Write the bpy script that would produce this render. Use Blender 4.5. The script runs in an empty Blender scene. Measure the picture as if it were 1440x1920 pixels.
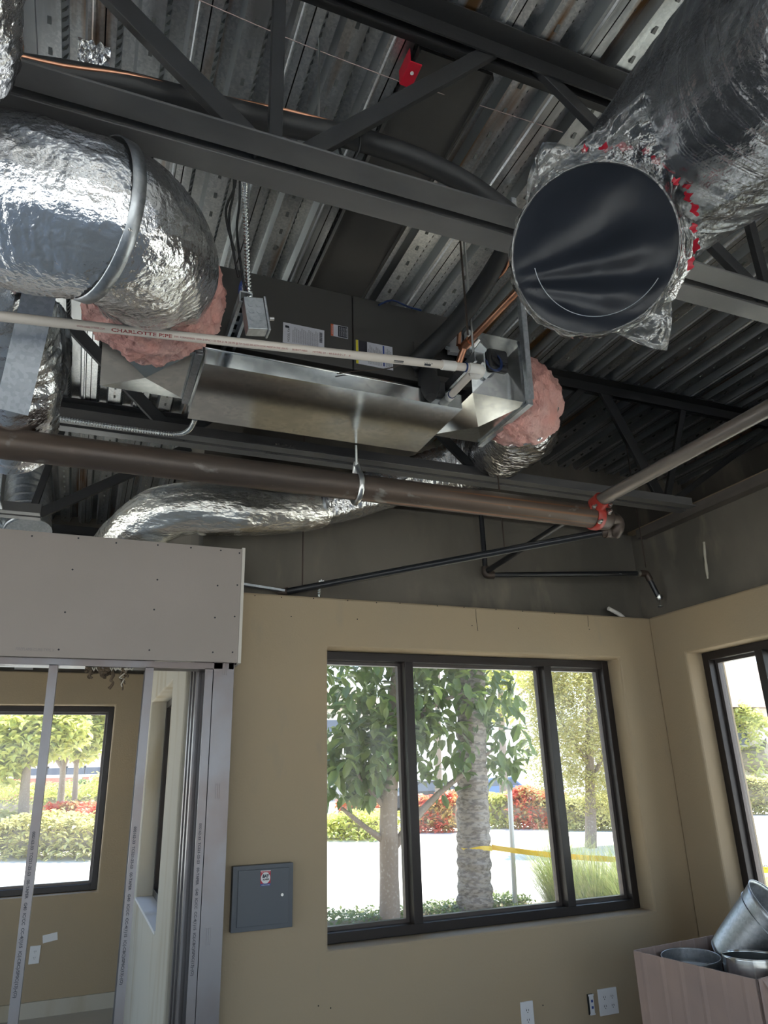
import bpy, math, random
import numpy as np
from mathutils import Vector, Matrix, noise
random.seed(7)
C = bpy.context.scene.collection
PI = math.pi
H = 1.55
# ---------------------------------------------------------------- camera
yaw, pitch, roll, FPX = math.radians(22.581), math.radians(20.226), math.radians(-1.741), 1345.35
fwd = Vector((math.sin(yaw)*math.cos(pitch), math.cos(yaw)*math.cos(pitch), math.sin(pitch)))
r0 = Vector((math.cos(yaw), -math.sin(yaw), 0)); u0 = r0.cross(fwd)
cr = r0*math.cos(roll)+u0*math.sin(roll); cu = -r0*math.sin(roll)+u0*math.cos(roll)
cam_d = bpy.data.cameras.new('camera'); cam = bpy.data.objects.new('camera', cam_d); C.objects.link(cam)
cam.matrix_world = Matrix(((cr.x, cu.x, -fwd.x, 0), (cr.y, cu.y, -fwd.y, 0), (cr.z, cu.z, -fwd.z, H), (0, 0, 0, 1)))
cam_d.sensor_width = 36; cam_d.lens = FPX/1920*36; cam_d.clip_start = 0.02; cam_d.clip_end = 500
bpy.context.scene.camera = cam
S = bpy.context.scene
S.view_settings.view_transform = 'Standard'; S.view_settings.look = 'None'
S.view_settings.exposure = EXPOSURE = 0.9; S.view_settings.gamma = 1; S.view_settings.use_curve_mapping = False
try:
    S.cycles.use_denoising = True; S.cycles.max_bounces = 10; S.cycles.diffuse_bounces = 6; S.cycles.glossy_bounces = 4
    S.cycles.transparent_max_bounces = 24; S.cycles.sample_clamp_indirect = 6; S.cycles.caustics_reflective = False; S.cycles.caustics_refractive = False
except Exception: pass
# ---------------------------------------------------------------- sky and sun
W = bpy.data.worlds.new('sky'); S.world = W; W.use_nodes = True
nt = W.node_tree; nt.nodes.clear()
bg = nt.nodes.new('ShaderNodeBackground'); wo = nt.nodes.new('ShaderNodeOutputWorld'); tc = nt.nodes.new('ShaderNodeTexCoord')
sx = nt.nodes.new('ShaderNodeSeparateXYZ'); rp = nt.nodes.new('ShaderNodeValToRGB')
nt.links.new(tc.outputs['Generated'], sx.inputs[0]); nt.links.new(sx.outputs['Z'], rp.inputs[0])
rp.color_ramp.elements[0].position = 0.0; rp.color_ramp.elements[0].color = (.93, .95, 1, 1)
rp.color_ramp.elements[1].position = 0.8; rp.color_ramp.elements[1].color = (.28, .45, .9, 1)
e = rp.color_ramp.elements.new(.25); e.color = (.62, .77, 1, 1)
nt.links.new(rp.outputs[0], bg.inputs[0]); bg.inputs[1].default_value = 1.6
nt.links.new(bg.outputs[0], wo.inputs[0])
sd = bpy.data.lights.new('sun', 'SUN'); sun = bpy.data.objects.new('sun', sd); C.objects.link(sun)
sd.energy = 9.0; sd.color = (1, .92, .78); sd.angle = .009
sun.rotation_euler = Vector((-.30, -.20, -.93)).to_track_quat('-Z', 'Y').to_euler()
def portal(loc, rx, ry, sxy, direction):
    l = bpy.data.lights.new('window_portal', 'AREA'); l.shape = 'RECTANGLE'; l.size, l.size_y = sxy
    o = bpy.data.objects.new('window_portal', l); C.objects.link(o); o.location = loc
    o.rotation_euler = Vector(direction).to_track_quat('-Z', 'Z' if abs(direction[2]) < .5 else 'Y').to_euler()
    l.cycles.is_portal = True
# ---------------------------------------------------------------- helpers
def ray(x, y):
    return cr*((x-720)/FPX) - cu*((y-960)/FPX) + fwd
def at(x, y, ax, val):
    r = ray(x, y); i = 'XYZ'.index(ax); v = val-(H if i == 2 else 0)
    p = r*(v/r[i]); return Vector((p.x, p.y, p.z+H))
def atd(x, y, d):
    p = ray(x, y).normalized()*d; return Vector((p.x, p.y, p.z+H))
class MB:
    def __init__(s): s.v = []; s.f = []; s.sm = []; s.mi = []
    def add(s, vs, fs, sm=False, mi=0):
        b = len(s.v); s.v += [tuple(v) for v in vs]
        for f in fs: s.f.append(tuple(b+i for i in f)); s.sm.append(sm); s.mi.append(mi)
        return s
    def box(s, a, b, mi=0):
        x0, y0, z0 = a; x1, y1, z1 = b
        if x0 > x1: x0, x1 = x1, x0
        if y0 > y1: y0, y1 = y1, y0
        if z0 > z1: z0, z1 = z1, z0
        return s.add([(x0,y0,z0),(x1,y0,z0),(x1,y1,z0),(x0,y1,z0),(x0,y0,z1),(x1,y0,z1),(x1,y1,z1),(x0,y1,z1)],
              [(3,2,1,0),(4,5,6,7),(0,1,5,4),(1,2,6,5),(2,3,7,6),(3,0,4,7)], mi=mi)
    def obox(s, c, ax, ay, az, h, mi=0):
        c = Vector(c); ax, ay, az = Vector(ax).normalized()*h[0], Vector(ay).normalized()*h[1], Vector(az).normalized()*h[2]
        P = [c+ax*i+ay*j+az*k for k in (-1, 1) for (i, j) in ((-1,-1),(1,-1),(1,1),(-1,1))]
        return s.add(P, [(3,2,1,0),(4,5,6,7),(0,1,5,4),(1,2,6,5),(2,3,7,6),(3,0,4,7)], mi=mi)
    def bar(s, p, q, w, h, up=(0, 0, 1), mi=0):
        p, q = Vector(p), Vector(q); d = (q-p); L = d.length; d.normalize()
        side = d.cross(Vector(up))
        if side.length < 1e-4: side = d.cross(Vector((0, 1, 0)))
        side.normalize(); u = side.cross(d)
        return s.obox((p+q)/2, d, side, u, (L/2, w/2, h/2), mi)
    def tube(s, pts, r, seg=16, caps=True, disp=None, sm=True, step=None, mi=0, closed=False):
        pts = [Vector(p) for p in pts]
        rr = r if isinstance(r, (list, tuple)) else [r]*len(pts)
        if step:
            P, R = [], []
            n = len(pts)
            for i in range(n-1):
                p0, p1, p2, p3 = pts[max(i-1, 0)], pts[i], pts[i+1], pts[min(i+2, n-1)]
                k = max(1, int((p2-p1).length/step))
                for j in range(k):
                    t = j/k
                    P.append(.5*((2*p1)+(p2-p0)*t+(2*p0-5*p1+4*p2-p3)*t*t+(3*p1-p0-3*p2+p3)*t**3)); R.append(rr[i]*(1-t)+rr[i+1]*t)
            P.append(pts[-1]); R.append(rr[-1]); pts, rr = P, R
        n = len(pts); vs = []; prev = None; L = 0
        for i, p in enumerate(pts):
            d = (pts[min(i+1, n-1)]-pts[max(i-1, 0)]).normalized()
            if i: L += (p-pts[i-1]).length
            if prev is None:
                a = d.cross(Vector((0, 0, 1)));
                if a.length < .05: a = d.cross(Vector((0, 1, 0)))
                a.normalize()
            else:
                a = prev-d*prev.dot(d); a.normalize()
            prev = a; b = d.cross(a)
            for k in range(seg):
                t = 2*PI*k/seg; q = rr[i]
                if disp: q += disp(L, t, p+(a*math.cos(t)+b*math.sin(t))*q)
                vs.append(p+(a*math.cos(t)+b*math.sin(t))*q)
        fs = [(i*seg+k, i*seg+(k+1) % seg, (i+1)*seg+(k+1) % seg, (i+1)*seg+k) for i in range(n-1) for k in range(seg)]
        s.add(vs, fs, sm, mi)
        if caps:
            s.add(vs[:seg], [tuple(reversed(range(seg)))], False, mi); s.add(vs[-seg:], [tuple(range(seg))], False, mi)
        return s
    def cyl(s, p, q, r, seg=16, caps=True, mi=0): return s.tube([p, q], r, seg, caps, mi=mi)
    def prism(s, poly, vec, mi=0, sm=False):
        n = len(poly); A = [Vector(p) for p in poly]; B = [p+Vector(vec) for p in A]
        s.add(A+B, [(i, (i+1) % n, n+(i+1) % n, n+i) for i in range(n)], sm, mi)
        s.add(A, [tuple(reversed(range(n)))], False, mi); return s.add(B, [tuple(range(n))], False, mi)
    def build(s, name, m, parent=None, origin=None, bevel=0, wn=False):
        me = bpy.data.meshes.new(name); 
        o = bpy.data.objects.new(name, me); C.objects.link(o)
        if parent is not None:
            org = Vector(wloc(parent)); o.parent = parent
        else:
            if origin is None:
                A = np.array(s.v); org = Vector(((A[:,0].min()+A[:,0].max())/2, (A[:,1].min()+A[:,1].max())/2, A[:,2].min()))
            else: org = Vector(origin)
            o.location = org
        me.from_pydata([(v[0]-org.x, v[1]-org.y, v[2]-org.z) for v in s.v], [], s.f)
        me.polygons.foreach_set('use_smooth', s.sm); me.polygons.foreach_set('material_index', s.mi)
        for mm in (m if isinstance(m, (list, tuple)) else [m]): me.materials.append(mm)
        me.update()
        if bevel:
            b = o.modifiers.new('bevel', 'BEVEL'); b.width = bevel; b.segments = 2; b.limit_method = 'ANGLE'; b.angle_limit = .6
        return o
def wloc(o):
    l = Vector(o.location)
    while o.parent: o = o.parent; l += Vector(o.location)
    return l
def tag(o, label, cat, group=None, kind=None):
    o['label'] = label; o['category'] = cat
    if group: o['group'] = group
    if kind: o['kind'] = kind
    return o
def thing(name, loc, label, cat, group=None):
    o = bpy.data.objects.new(name, None); o.empty_display_size = .05; C.objects.link(o); o.location = loc
    return tag(o, label, cat, group)
def struct(o): o['kind'] = 'structure'; return o
def copy_tree(o, parent=None, label=None):
    c = o.copy(); C.objects.link(c)
    if parent is not None: c.parent = parent
    if label: c['label'] = label
    for ch in [x for x in bpy.data.objects if x.parent == o]: copy_tree(ch, c)
    return c
_tc = {}
def text2d(txt, size=1.0, bold=0):
    key = (txt, size, bold)
    if key in _tc: return _tc[key]
    cu_ = bpy.data.curves.new('lettering', 'FONT'); cu_.body = txt; cu_.size = size; cu_.resolution_u = 2; cu_.offset = bold
    o = bpy.data.objects.new('lettering', cu_); C.objects.link(o)
    bpy.context.view_layer.update()
    me = o.evaluated_get(bpy.context.evaluated_depsgraph_get()).to_mesh()
    vs = [(v.co.x, v.co.y) for v in me.vertices]; fs = [tuple(p.vertices) for p in me.polygons]
    o.evaluated_get(bpy.context.evaluated_depsgraph_get()).to_mesh_clear()
    bpy.data.objects.remove(o); bpy.data.curves.remove(cu_)
    _tc[key] = (vs, fs); return vs, fs
def text_on(mb, txt, size, org, xa, ya, bold=0, width=None, mi=0):
    vs, fs = text2d(txt, size, bold)
    if not vs: return
    org, xa, ya = Vector(org), Vector(xa).normalized(), Vector(ya).normalized()
    x1 = max(v[0] for v in vs); k = (width/x1) if width else 1
    mb.add([org+xa*(v[0]*k)+ya*v[1] for v in vs], fs, mi=mi)
# ---------------------------------------------------------------- materials
def mat(name, col, rough=.6, metal=0, bump=None, var=None, spec=.5, trans=0, bdist=.01):
    m = bpy.data.materials.new(name); m.use_nodes = True; t = m.node_tree; b = t.nodes['Principled BSDF']
    b.inputs['Base Color'].default_value = (*col, 1); b.inputs['Roughness'].default_value = rough; b.inputs['Metallic'].default_value = metal
    b.inputs['Specular IOR Level'].default_value = spec
    co = t.nodes.new('ShaderNodeTexCoord')
    def tex(kind, scale, stretch=None, detail=3, dist=0):
        mp = t.nodes.new('ShaderNodeMapping'); t.links.new(co.outputs['Object'], mp.inputs[0])
        mp.inputs['Scale'].default_value = stretch or (1, 1, 1)
        if kind == 'noise':
            n = t.nodes.new('ShaderNodeTexNoise'); n.inputs['Scale'].default_value = scale; n.inputs['Detail'].default_value = detail; n.inputs['Distortion'].default_value = dist
            t.links.new(mp.outputs[0], n.inputs[0]); return n.outputs[0]
        if kind == 'vor':
            n = t.nodes.new('ShaderNodeTexVoronoi'); n.inputs['Scale'].default_value = scale
            t.links.new(mp.outputs[0], n.inputs[0]); return n.outputs['Color']
        if kind == 'vorD':
            n = t.nodes.new('ShaderNodeTexVoronoi'); n.inputs['Scale'].default_value = scale
            t.links.new(mp.outputs[0], n.inputs[0]); return n.outputs['Distance']
        if kind == 'wave':
            n = t.nodes.new('ShaderNodeTexWave'); n.inputs['Scale'].default_value = scale; n.inputs['Distortion'].default_value = dist
            n.bands_direction = 'X'; t.links.new(mp.outputs[0], n.inputs[0]); return n.outputs[0]
    if var:   # list of (kind, scale, stretch, col2, lo, hi)
        src = None; prev = None
        for (kind, scale, stretch, col2, lo, hi) in var:
            tx = tex(kind, scale, stretch, 5)
            mr = t.nodes.new('ShaderNodeMapRange'); mr.inputs[1].default_value = lo; mr.inputs[2].default_value = hi; mr.clamp = True
            t.links.new(tx, mr.inputs[0])
            mx = t.nodes.new('ShaderNodeMix'); mx.data_type = 'RGBA'; t.links.new(mr.outputs[0], mx.inputs[0])
            if prev: t.links.new(prev, mx.inputs[6])
            else: mx.inputs[6].default_value = (*col, 1)
            mx.inputs[7].default_value = (*col2, 1); prev = mx.outputs[2]
        t.links.new(prev, b.inputs['Base Color'])
    if bump:  # list of (kind, scale, stretch, strength)
        prev = None
        for (kind, scale, stretch, st) in bump:
            tx = tex(kind, scale, stretch, 4); bp = t.nodes.new('ShaderNodeBump'); bp.inputs['Strength'].default_value = st; bp.inputs['Distance'].default_value = bdist
            t.links.new(tx, bp.inputs['Height'])
            if prev: t.links.new(prev, bp.inputs['Normal'])
            prev = bp.outputs[0]
        t.links.new(prev, b.inputs['Normal'])
    if trans:
        tr = t.nodes.new('ShaderNodeBsdfTranslucent'); tr.inputs[0].default_value = (*[min(1, c*1.3) for c in col], 1)
        ms = t.nodes.new('ShaderNodeMixShader'); ms.inputs[0].default_value = trans
        t.links.new(b.outputs[0], ms.inputs[1]); t.links.new(tr.outputs[0], ms.inputs[2])
        t.links.new(ms.outputs[0], t.nodes['Material Output'].inputs[0])
    return m
M = {}
M['tan'] = mat('tan_painted_drywall', (.385, .295, .187), .75, bump=[('noise', 90, None, .12), ('noise', 3, None, .15)], var=[('noise', 1.3, None, (.36, .285, .192), .4, .7), ('noise', 7, (1, 1, .3), (.34, .275, .19), .66, .75)])
M['board'] = mat('grey_gypsum_board', (.36, .315, .288), .85, bump=[('noise', 120, None, .05)], var=[('noise', 2, None, (.34, .297, .27), .4, .7)])
M['board_edge'] = mat('gypsum_core', (.62, .58, .52), .9)
M['raw_drywall'] = mat('raw_wall_board', (.5, .46, .38), .85, bump=[('noise', 12, (1, 1, .2), .3)], var=[('noise', 4, (1, 1, .25), (.42, .36, .26), .5, .65)])
M['dark_wall'] = mat('dark_stained_concrete', (.165, .145, .118), .8, bump=[('noise', 14, None, .2)], var=[('noise', 1.6, (1, 1, .5), (.1, .09, .075), .42, .62), ('noise', 6, (1, 1, .35), (.21, .18, .14), .58, .75)])
M['floor'] = mat('bare_concrete_floor', (.46, .43, .38), .6, bump=[('noise', 20, None, .1)], var=[('noise', 2, None, (.36, .33, .29), .45, .7)])
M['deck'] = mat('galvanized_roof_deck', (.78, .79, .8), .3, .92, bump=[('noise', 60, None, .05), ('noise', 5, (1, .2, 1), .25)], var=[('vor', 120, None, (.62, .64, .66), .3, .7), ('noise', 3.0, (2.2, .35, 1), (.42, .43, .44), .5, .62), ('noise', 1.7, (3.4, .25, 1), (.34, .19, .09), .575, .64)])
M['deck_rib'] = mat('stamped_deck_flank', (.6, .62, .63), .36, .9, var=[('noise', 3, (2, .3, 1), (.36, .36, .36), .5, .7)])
M['hole'] = mat('dark_void', (.012, .012, .012), .9)
M['tab'] = mat('deck_tab_metal', (.16, .165, .16), .5, .7)
M['steel'] = mat('grey_primed_steel', (.17, .163, .158), .45, .15, bump=[('noise', 40, None, .06)], var=[('noise', 3, (.5, 1, 1), (.08, .08, .083), .4, .7), ('noise', 60, None, (.2, .2, .2), .76, .8)])
M['black_steel'] = mat('black_painted_steel', (.022, .022, .023), .42, bump=[('noise', 50, None, .06)])
M['galv'] = mat('bright_galvanized_sheet', (.74, .76, .74), .17, 1, bump=[('noise', 5, None, .05)], var=[('noise', 8, None, (.56, .58, .58), .45, .7), ('vor', 60, None, (.62, .64, .64), .3, .8)])
M['galv_dull'] = mat('dull_galvanized_sheet', (.5, .52, .54), .38, 1, bump=[('noise', 30, None, .04)], var=[('vor', 90, None, (.42, .44, .46), .3, .7)])
M['stud'] = mat('steel_stud_sheet', (.21, .205, .215), .4, 1, bump=[('noise', 4, (1, 1, .2), .08)], var=[('noise', 2, (1, 1, .8), (.18, .15, .14), .45, .6)])
M['foil'] = mat('silver_foil_jacket', (.9, .9, .91), .12, 1, bump=[('noise', 11, None, .55), ('vorD', 28, None, .22), ('noise', 75, None, .3)], bdist=.014)
M['foil_soft'] = mat('warm_foil_jacket', (.86, .84, .78), .22, 1, bump=[('noise', 55, (.45, 1, 1), .6), ('vorD', 18, None, .22)], bdist=.01)
M['foil_dark'] = mat('black_plastic_wrapped_foil', (.3, .31, .33), .2, .85, bump=[('noise', 45, (1, .35, 1), .45), ('noise', 8, None, .4)], bdist=.012)
M['bagdark'] = mat('black_film', (.012, .014, .02), .3, 0, bump=[('noise', 3.5, (1.2, 1, 1), .4)], spec=.35, bdist=.03)
M['pink'] = mat('pink_fiberglass', (.72, .36, .31), .95, bump=[('noise', 45, (1, 1, .4), .9), ('noise', 12, None, .8)], var=[('noise', 11, (1, 1, .5), (.75, .47, .42), .4, .7), ('noise', 30, None, (.44, .17, .16), .6, .8)], bdist=.02)
M['cabinet'] = mat('charcoal_cabinet_paint', (.058, .055, .051), .5, bump=[('noise', 80, None, .03)])
M['pvc'] = mat('cream_plastic_pipe', (.72, .65, .58), .4)
M['pvc_white'] = mat('white_plastic_fitting', (.8, .77, .73), .35)
M['red_ink'] = mat('red_pipe_print', (.32, .03, .03), .6)
M['black_ink'] = mat('black_print', (.02, .02, .03), .6)
M['rust_pipe'] = mat('brown_black_steel_pipe', (.075, .057, .047), .42, .35, bump=[('noise', 30, None, .06)], var=[('noise', 5, (.35, 1, 2), (.115, .082, .062), .42, .6), ('noise', 5, (.06, 8, 8), (.2, .085, .035), .6, .66), ('noise', 14, (.6, 1, 1), (.2, .18, .16), .64, .7)])
M['grey_pipe'] = mat('grey_steel_pipe', (.2, .175, .155), .38, .5, var=[('noise', 6, (1, .2, 1), (.12, .105, .095), .45, .7)])
M['black_pipe'] = mat('black_sprinkler_pipe', (.02, .021, .024), .3, .2, var=[('noise', 50, (.3, .3, 1), (.4, .4, .4), .72, .76)])
M['fitting'] = mat('cast_iron_fitting', (.07, .05, .04), .45, .4)
M['zinc'] = mat('zinc_plated_hardware', (.62, .62, .6), .3, 1)
M['red'] = mat('red_coupling_paint', (.36, .035, .025), .4)
M['red_tag'] = mat('red_plastic_tag', (.5, .01, .03), .4)
M['copper'] = mat('copper_tube', (.6, .3, .19), .35, 1, var=[('noise', 14, None, (.4, .17, .1), .5, .7)])
M['rubber'] = mat('black_foam_insulation', (.02, .02, .021), .55, bump=[('noise', 40, None, .1)])
M['white'] = mat('white_plastic_plate', (.74, .73, .73), .4)
M['label_white'] = mat('pale_sticker', (.62, .62, .68), .5)
M['label_orange'] = mat('orange_sticker_band', (.55, .13, .05), .5)
M['label_yellow'] = mat('yellow_sticker_band', (.75, .65, .04), .5)
M['label_blue'] = mat('blue_badge', (.03, .06, .25), .35)
M['blue_tape'] = mat('blue_wire_insulation', (.01, .03, .12), .4)
M['alarm'] = mat('slate_grey_panel_paint', (.075, .085, .1), .42, bump=[('noise', 90, None, .03)])
M['card'] = mat('brown_cardboard', (.42, .3, .25), .85, bump=[('noise', 30, (1, 1, .1), .15)], var=[('noise', 3, None, (.34, .25, .22), .4, .7)])
M['card_in'] = mat('cardboard_inside', (.46, .36, .32), .85)
M['frame'] = mat('dark_bronze_aluminium', (.028, .023, .022), .34, .3)
M['frame_side'] = mat('bronze_aluminium_stop', (.1, .085, .08), .3, .5)
M['ink_pencil'] = mat('pencil_marks', (.05, .045, .04), .8)
M['paper'] = mat('torn_paper', (.55, .5, .42), .9)
M['fibre'] = mat('brown_fibre_scrap', (.12, .085, .055), .95)
M['string'] = mat('pink_nylon_string', (.55, .42, .4), .8)
# window glass: thin pane with reflection and a pale veil put in for outdoor glare
g = bpy.data.materials.new('window_glass'); g.use_nodes = True; t = g.node_tree; t.nodes.clear()
o_ = t.nodes.new('ShaderNodeOutputMaterial'); tr = t.nodes.new('ShaderNodeBsdfTransparent'); gl = t.nodes.new('ShaderNodeBsdfGlossy'); fr = t.nodes.new('ShaderNodeFresnel'); mx = t.nodes.new('ShaderNodeMixShader')
tr.inputs[0].default_value = (.93, .96, .95, 1); gl.inputs['Roughness'].default_value = .02; fr.inputs[0].default_value = 1.35
tl_ = t.nodes.new('ShaderNodeBsdfTranslucent'); tl_.inputs[0].default_value = (.95, .93, .85, 1); md = t.nodes.new('ShaderNodeMixShader'); dn = t.nodes.new('ShaderNodeTexNoise'); dn.inputs['Scale'].default_value = 2.5; dn.inputs['Detail'].default_value = 6; dc = t.nodes.new('ShaderNodeTexCoord'); dm = t.nodes.new('ShaderNodeMapRange')
t.links.new(dc.outputs['Object'], dn.inputs[0]); t.links.new(dn.outputs[0], dm.inputs[0]); dm.inputs[1].default_value = .35; dm.inputs[2].default_value = .75; dm.inputs[3].default_value = .015; dm.inputs[4].default_value = .05
t.links.new(dm.outputs[0], md.inputs[0]); t.links.new(tr.outputs[0], md.inputs[1]); t.links.new(tl_.outputs[0], md.inputs[2])
gm_ = t.nodes.new('ShaderNodeNewGeometry'); mm_ = t.nodes.new('ShaderNodeMath'); mm_.operation = 'SUBTRACT'; mm_.inputs[0].default_value = 1; t.links.new(gm_.outputs['Backfacing'], mm_.inputs[1])
m3_ = t.nodes.new('ShaderNodeMath'); m3_.operation = 'MULTIPLY'; t.links.new(mm_.outputs[0], m3_.inputs[0]); t.links.new(fr.outputs[0], m3_.inputs[1])   # reflect only on entering the pane
t.links.new(m3_.outputs[0], mx.inputs[0]); t.links.new(md.outputs[0], mx.inputs[1]); t.links.new(gl.outputs[0], mx.inputs[2]); t.links.new(mx.outputs[0], o_.inputs[0]); M['glass'] = g
# clear plastic film
g = bpy.data.materials.new('clear_plastic_film'); g.use_nodes = True; t = g.node_tree; t.nodes.clear()
o_ = t.nodes.new('ShaderNodeOutputMaterial'); tr = t.nodes.new('ShaderNodeBsdfTransparent'); gl = t.nodes.new('ShaderNodeBsdfGlossy'); lw = t.nodes.new('ShaderNodeLayerWeight'); mx = t.nodes.new('ShaderNodeMixShader')
df = t.nodes.new('ShaderNodeBsdfTranslucent'); mx2 = t.nodes.new('ShaderNodeMixShader'); nz = t.nodes.new('ShaderNodeTexNoise'); bp = t.nodes.new('ShaderNodeBump'); tcn = t.nodes.new('ShaderNodeTexCoord'); ad = t.nodes.new('ShaderNodeMath')
t.links.new(tcn.outputs['Object'], nz.inputs[0]); nz.inputs['Scale'].default_value = 14; nz.inputs['Detail'].default_value = 5; bp.inputs['Strength'].default_value = .9; bp.inputs['Distance'].default_value = .03
t.links.new(nz.outputs[0], bp.inputs['Height']); t.links.new(bp.outputs[0], gl.inputs['Normal']); t.links.new(bp.outputs[0], lw.inputs['Normal'])
gl.inputs['Roughness'].default_value = .12; lw.inputs[0].default_value = .45; tr.inputs[0].default_value = (.93, .93, .9, 1); df.inputs[0].default_value = (.75, .72, .66, 1)
ad.operation = 'MULTIPLY_ADD'; ad.inputs[1].default_value = .75; ad.inputs[2].default_value = .13; ad.use_clamp = True
t.links.new(lw.outputs['Facing'], ad.inputs[0]); mx2.inputs[0].default_value = .3
t.links.new(tr.outputs[0], mx2.inputs[1]); t.links.new(df.outputs[0], mx2.inputs[2]); t.links.new(ad.outputs[0], mx.inputs[0]); t.links.new(mx2.outputs[0], mx.inputs[1]); t.links.new(gl.outputs[0], mx.inputs[2]); t.links.new(mx.outputs[0], o_.inputs[0]); M['film'] = g
# ================================================================ the setting
def wall_mb(axis, pos, thick, u0, u1, z0, z1, holes):
    """wall perpendicular to axis at pos..pos+thick, spanning u (other axis) and z, with rectangular holes (u0,u1,z0,z1)"""
    us = sorted({u0, u1, *[h[0] for h in holes], *[h[1] for h in holes]}); zs = sorted({z0, z1, *[h[2] for h in holes], *[h[3] for h in holes]})
    us = [u for u in us if u0 <= u <= u1]; zs = [z for z in zs if z0 <= z <= z1]
    nu, nz = len(us), len(zs)
    def P(i, j, k): 
        w = pos+(thick if k else 0); return (us[i], w, zs[j]) if axis == 'Y' else (w, us[i], zs[j])
    idx = lambda i, j, k: (i*nz+j)*2+k
    vs = [P(i, j, k) for i in range(nu) for j in range(nz) for k in (0, 1)]
    solid = lambda i, j: 0 <= i < nu-1 and 0 <= j < nz-1 and not any(h[0] <= (us[i]+us[i+1])/2 <= h[1] and h[2] <= (zs[j]+zs[j+1])/2 <= h[3] for h in holes)
    fs = []
    for i in range(nu-1):
        for j in range(nz-1):
            if not solid(i, j): continue
            for k in (0, 1):
                f = (idx(i,j,k), idx(i+1,j,k), idx(i+1,j+1,k), idx(i,j+1,k)); fs.append(f if (k == 0) == (axis == 'Y') else f[::-1])
            for (a, b, c, d) in (((i,j),(i,j+1),i-1,j), ((i+1,j+1),(i+1,j),i+1,j), ((i+1,j),(i,j),i,j-1), ((i,j+1),(i+1,j+1),i,j+1)):
                if not solid(c, d): 
                    f = (idx(*a,0), idx(*b,0), idx(*b,1), idx(*a,1)); fs.append(f if axis == 'Y' else f[::-1])
    return MB().add(vs, fs)
YB, XR = 3.6, 3.32
W1 = (1.155, 3.045, .81, 2.195)
wb = struct(wall_mb('Y', YB, .25, .66, XR+.3, 0, 2.46, [W1]).build('wall_back', M['tan'], bevel=.012))
W2 = (1.0, 3.335, .81, 2.195)
wr = struct(wall_mb('X', XR, .3, -3.4, YB, 0, 2.46, [W2, (-2.9, .5, .81, 2.195)]).build('wall_right', M['tan'], bevel=.012))
# dark upper walls above the drywall line
struct(MB().box((.5, 3.73, 2.44), (3.7, 3.9, 3.07)).build('wall_back_upper', M['dark_wall']))
struct(MB().box((3.4, -3.4, 2.44), (3.6, 3.73, 3.06)).build('wall_right_upper', M['dark_wall']))
struct(MB().box((-4.2, 6.8, 2.44), (.75, 7.0, 3.95)).build('wall_north_upper', M['dark_wall']))
struct(MB().box((.5, 3.9, 2.46), (.72, 6.8, 3.95)).build('wall_side_upper', M['dark_wall']))
struct(MB().box((.72, 4.3, 3.0), (4.7, 4.4, 3.95)).build('wall_parapet_back', M['dark_wall']))
struct(MB().box((4.55, -3.4, 3.0), (4.7, 4.3, 3.95)).build('wall_parapet_right', M['dark_wall']))
struct(MB().box((.72, 3.9, 2.98), (4.55, 4.3, 3.05)).box((3.6, -3.4, 2.98), (4.55, 3.9, 3.05)).build('wall_ledge', M['dark_wall']))
struct(MB().box((3.33, -3.4, 3.0), (3.4, 3.6, 3.06)).build('trim_1', M['grey_pipe']))
# left room
W3 = (-3.9, .25, .78, 2.175)
struct(wall_mb('Y', 6.6, .25, -4.2, .75, 0, 2.44, [W3]).build('wall_north', M['tan'], bevel=.012))
W4 = (4.5, 5.87, .81, 2.13)
struct(wall_mb('X', .48, .22, 3.92, 6.6, 0, 2.46, [W4]).build('wall_side', M['raw_drywall'], bevel=.01))
struct(MB().box((-1.9, 6.575, 0), (.48, 6.6, .1)).build('baseboard_north', M['raw_drywall']))
# window sill ledge (white)
struct(MB().box((.475, 4.5, .795), (.60, 5.87, .812)).build('trim_2', M['white']))
# enclosing walls behind the camera
struct(wall_mb('Y', -3.6, .2, -4.4, 3.62, 0, 3.95, [(-3.8, 3.0, .1, 3.1)]).build('wall_front', M['tan']))
struct(wall_mb('X', -4.4, .2, -3.6, 6.9, 0, 3.95, [(-3.0, 6.2, .4, 2.6)]).build('wall_left', M['tan']))
struct(MB().box((-4.4, -3.6, -.12), (3.62, 6.85, 0)).build('floor', M['floor']))
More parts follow.
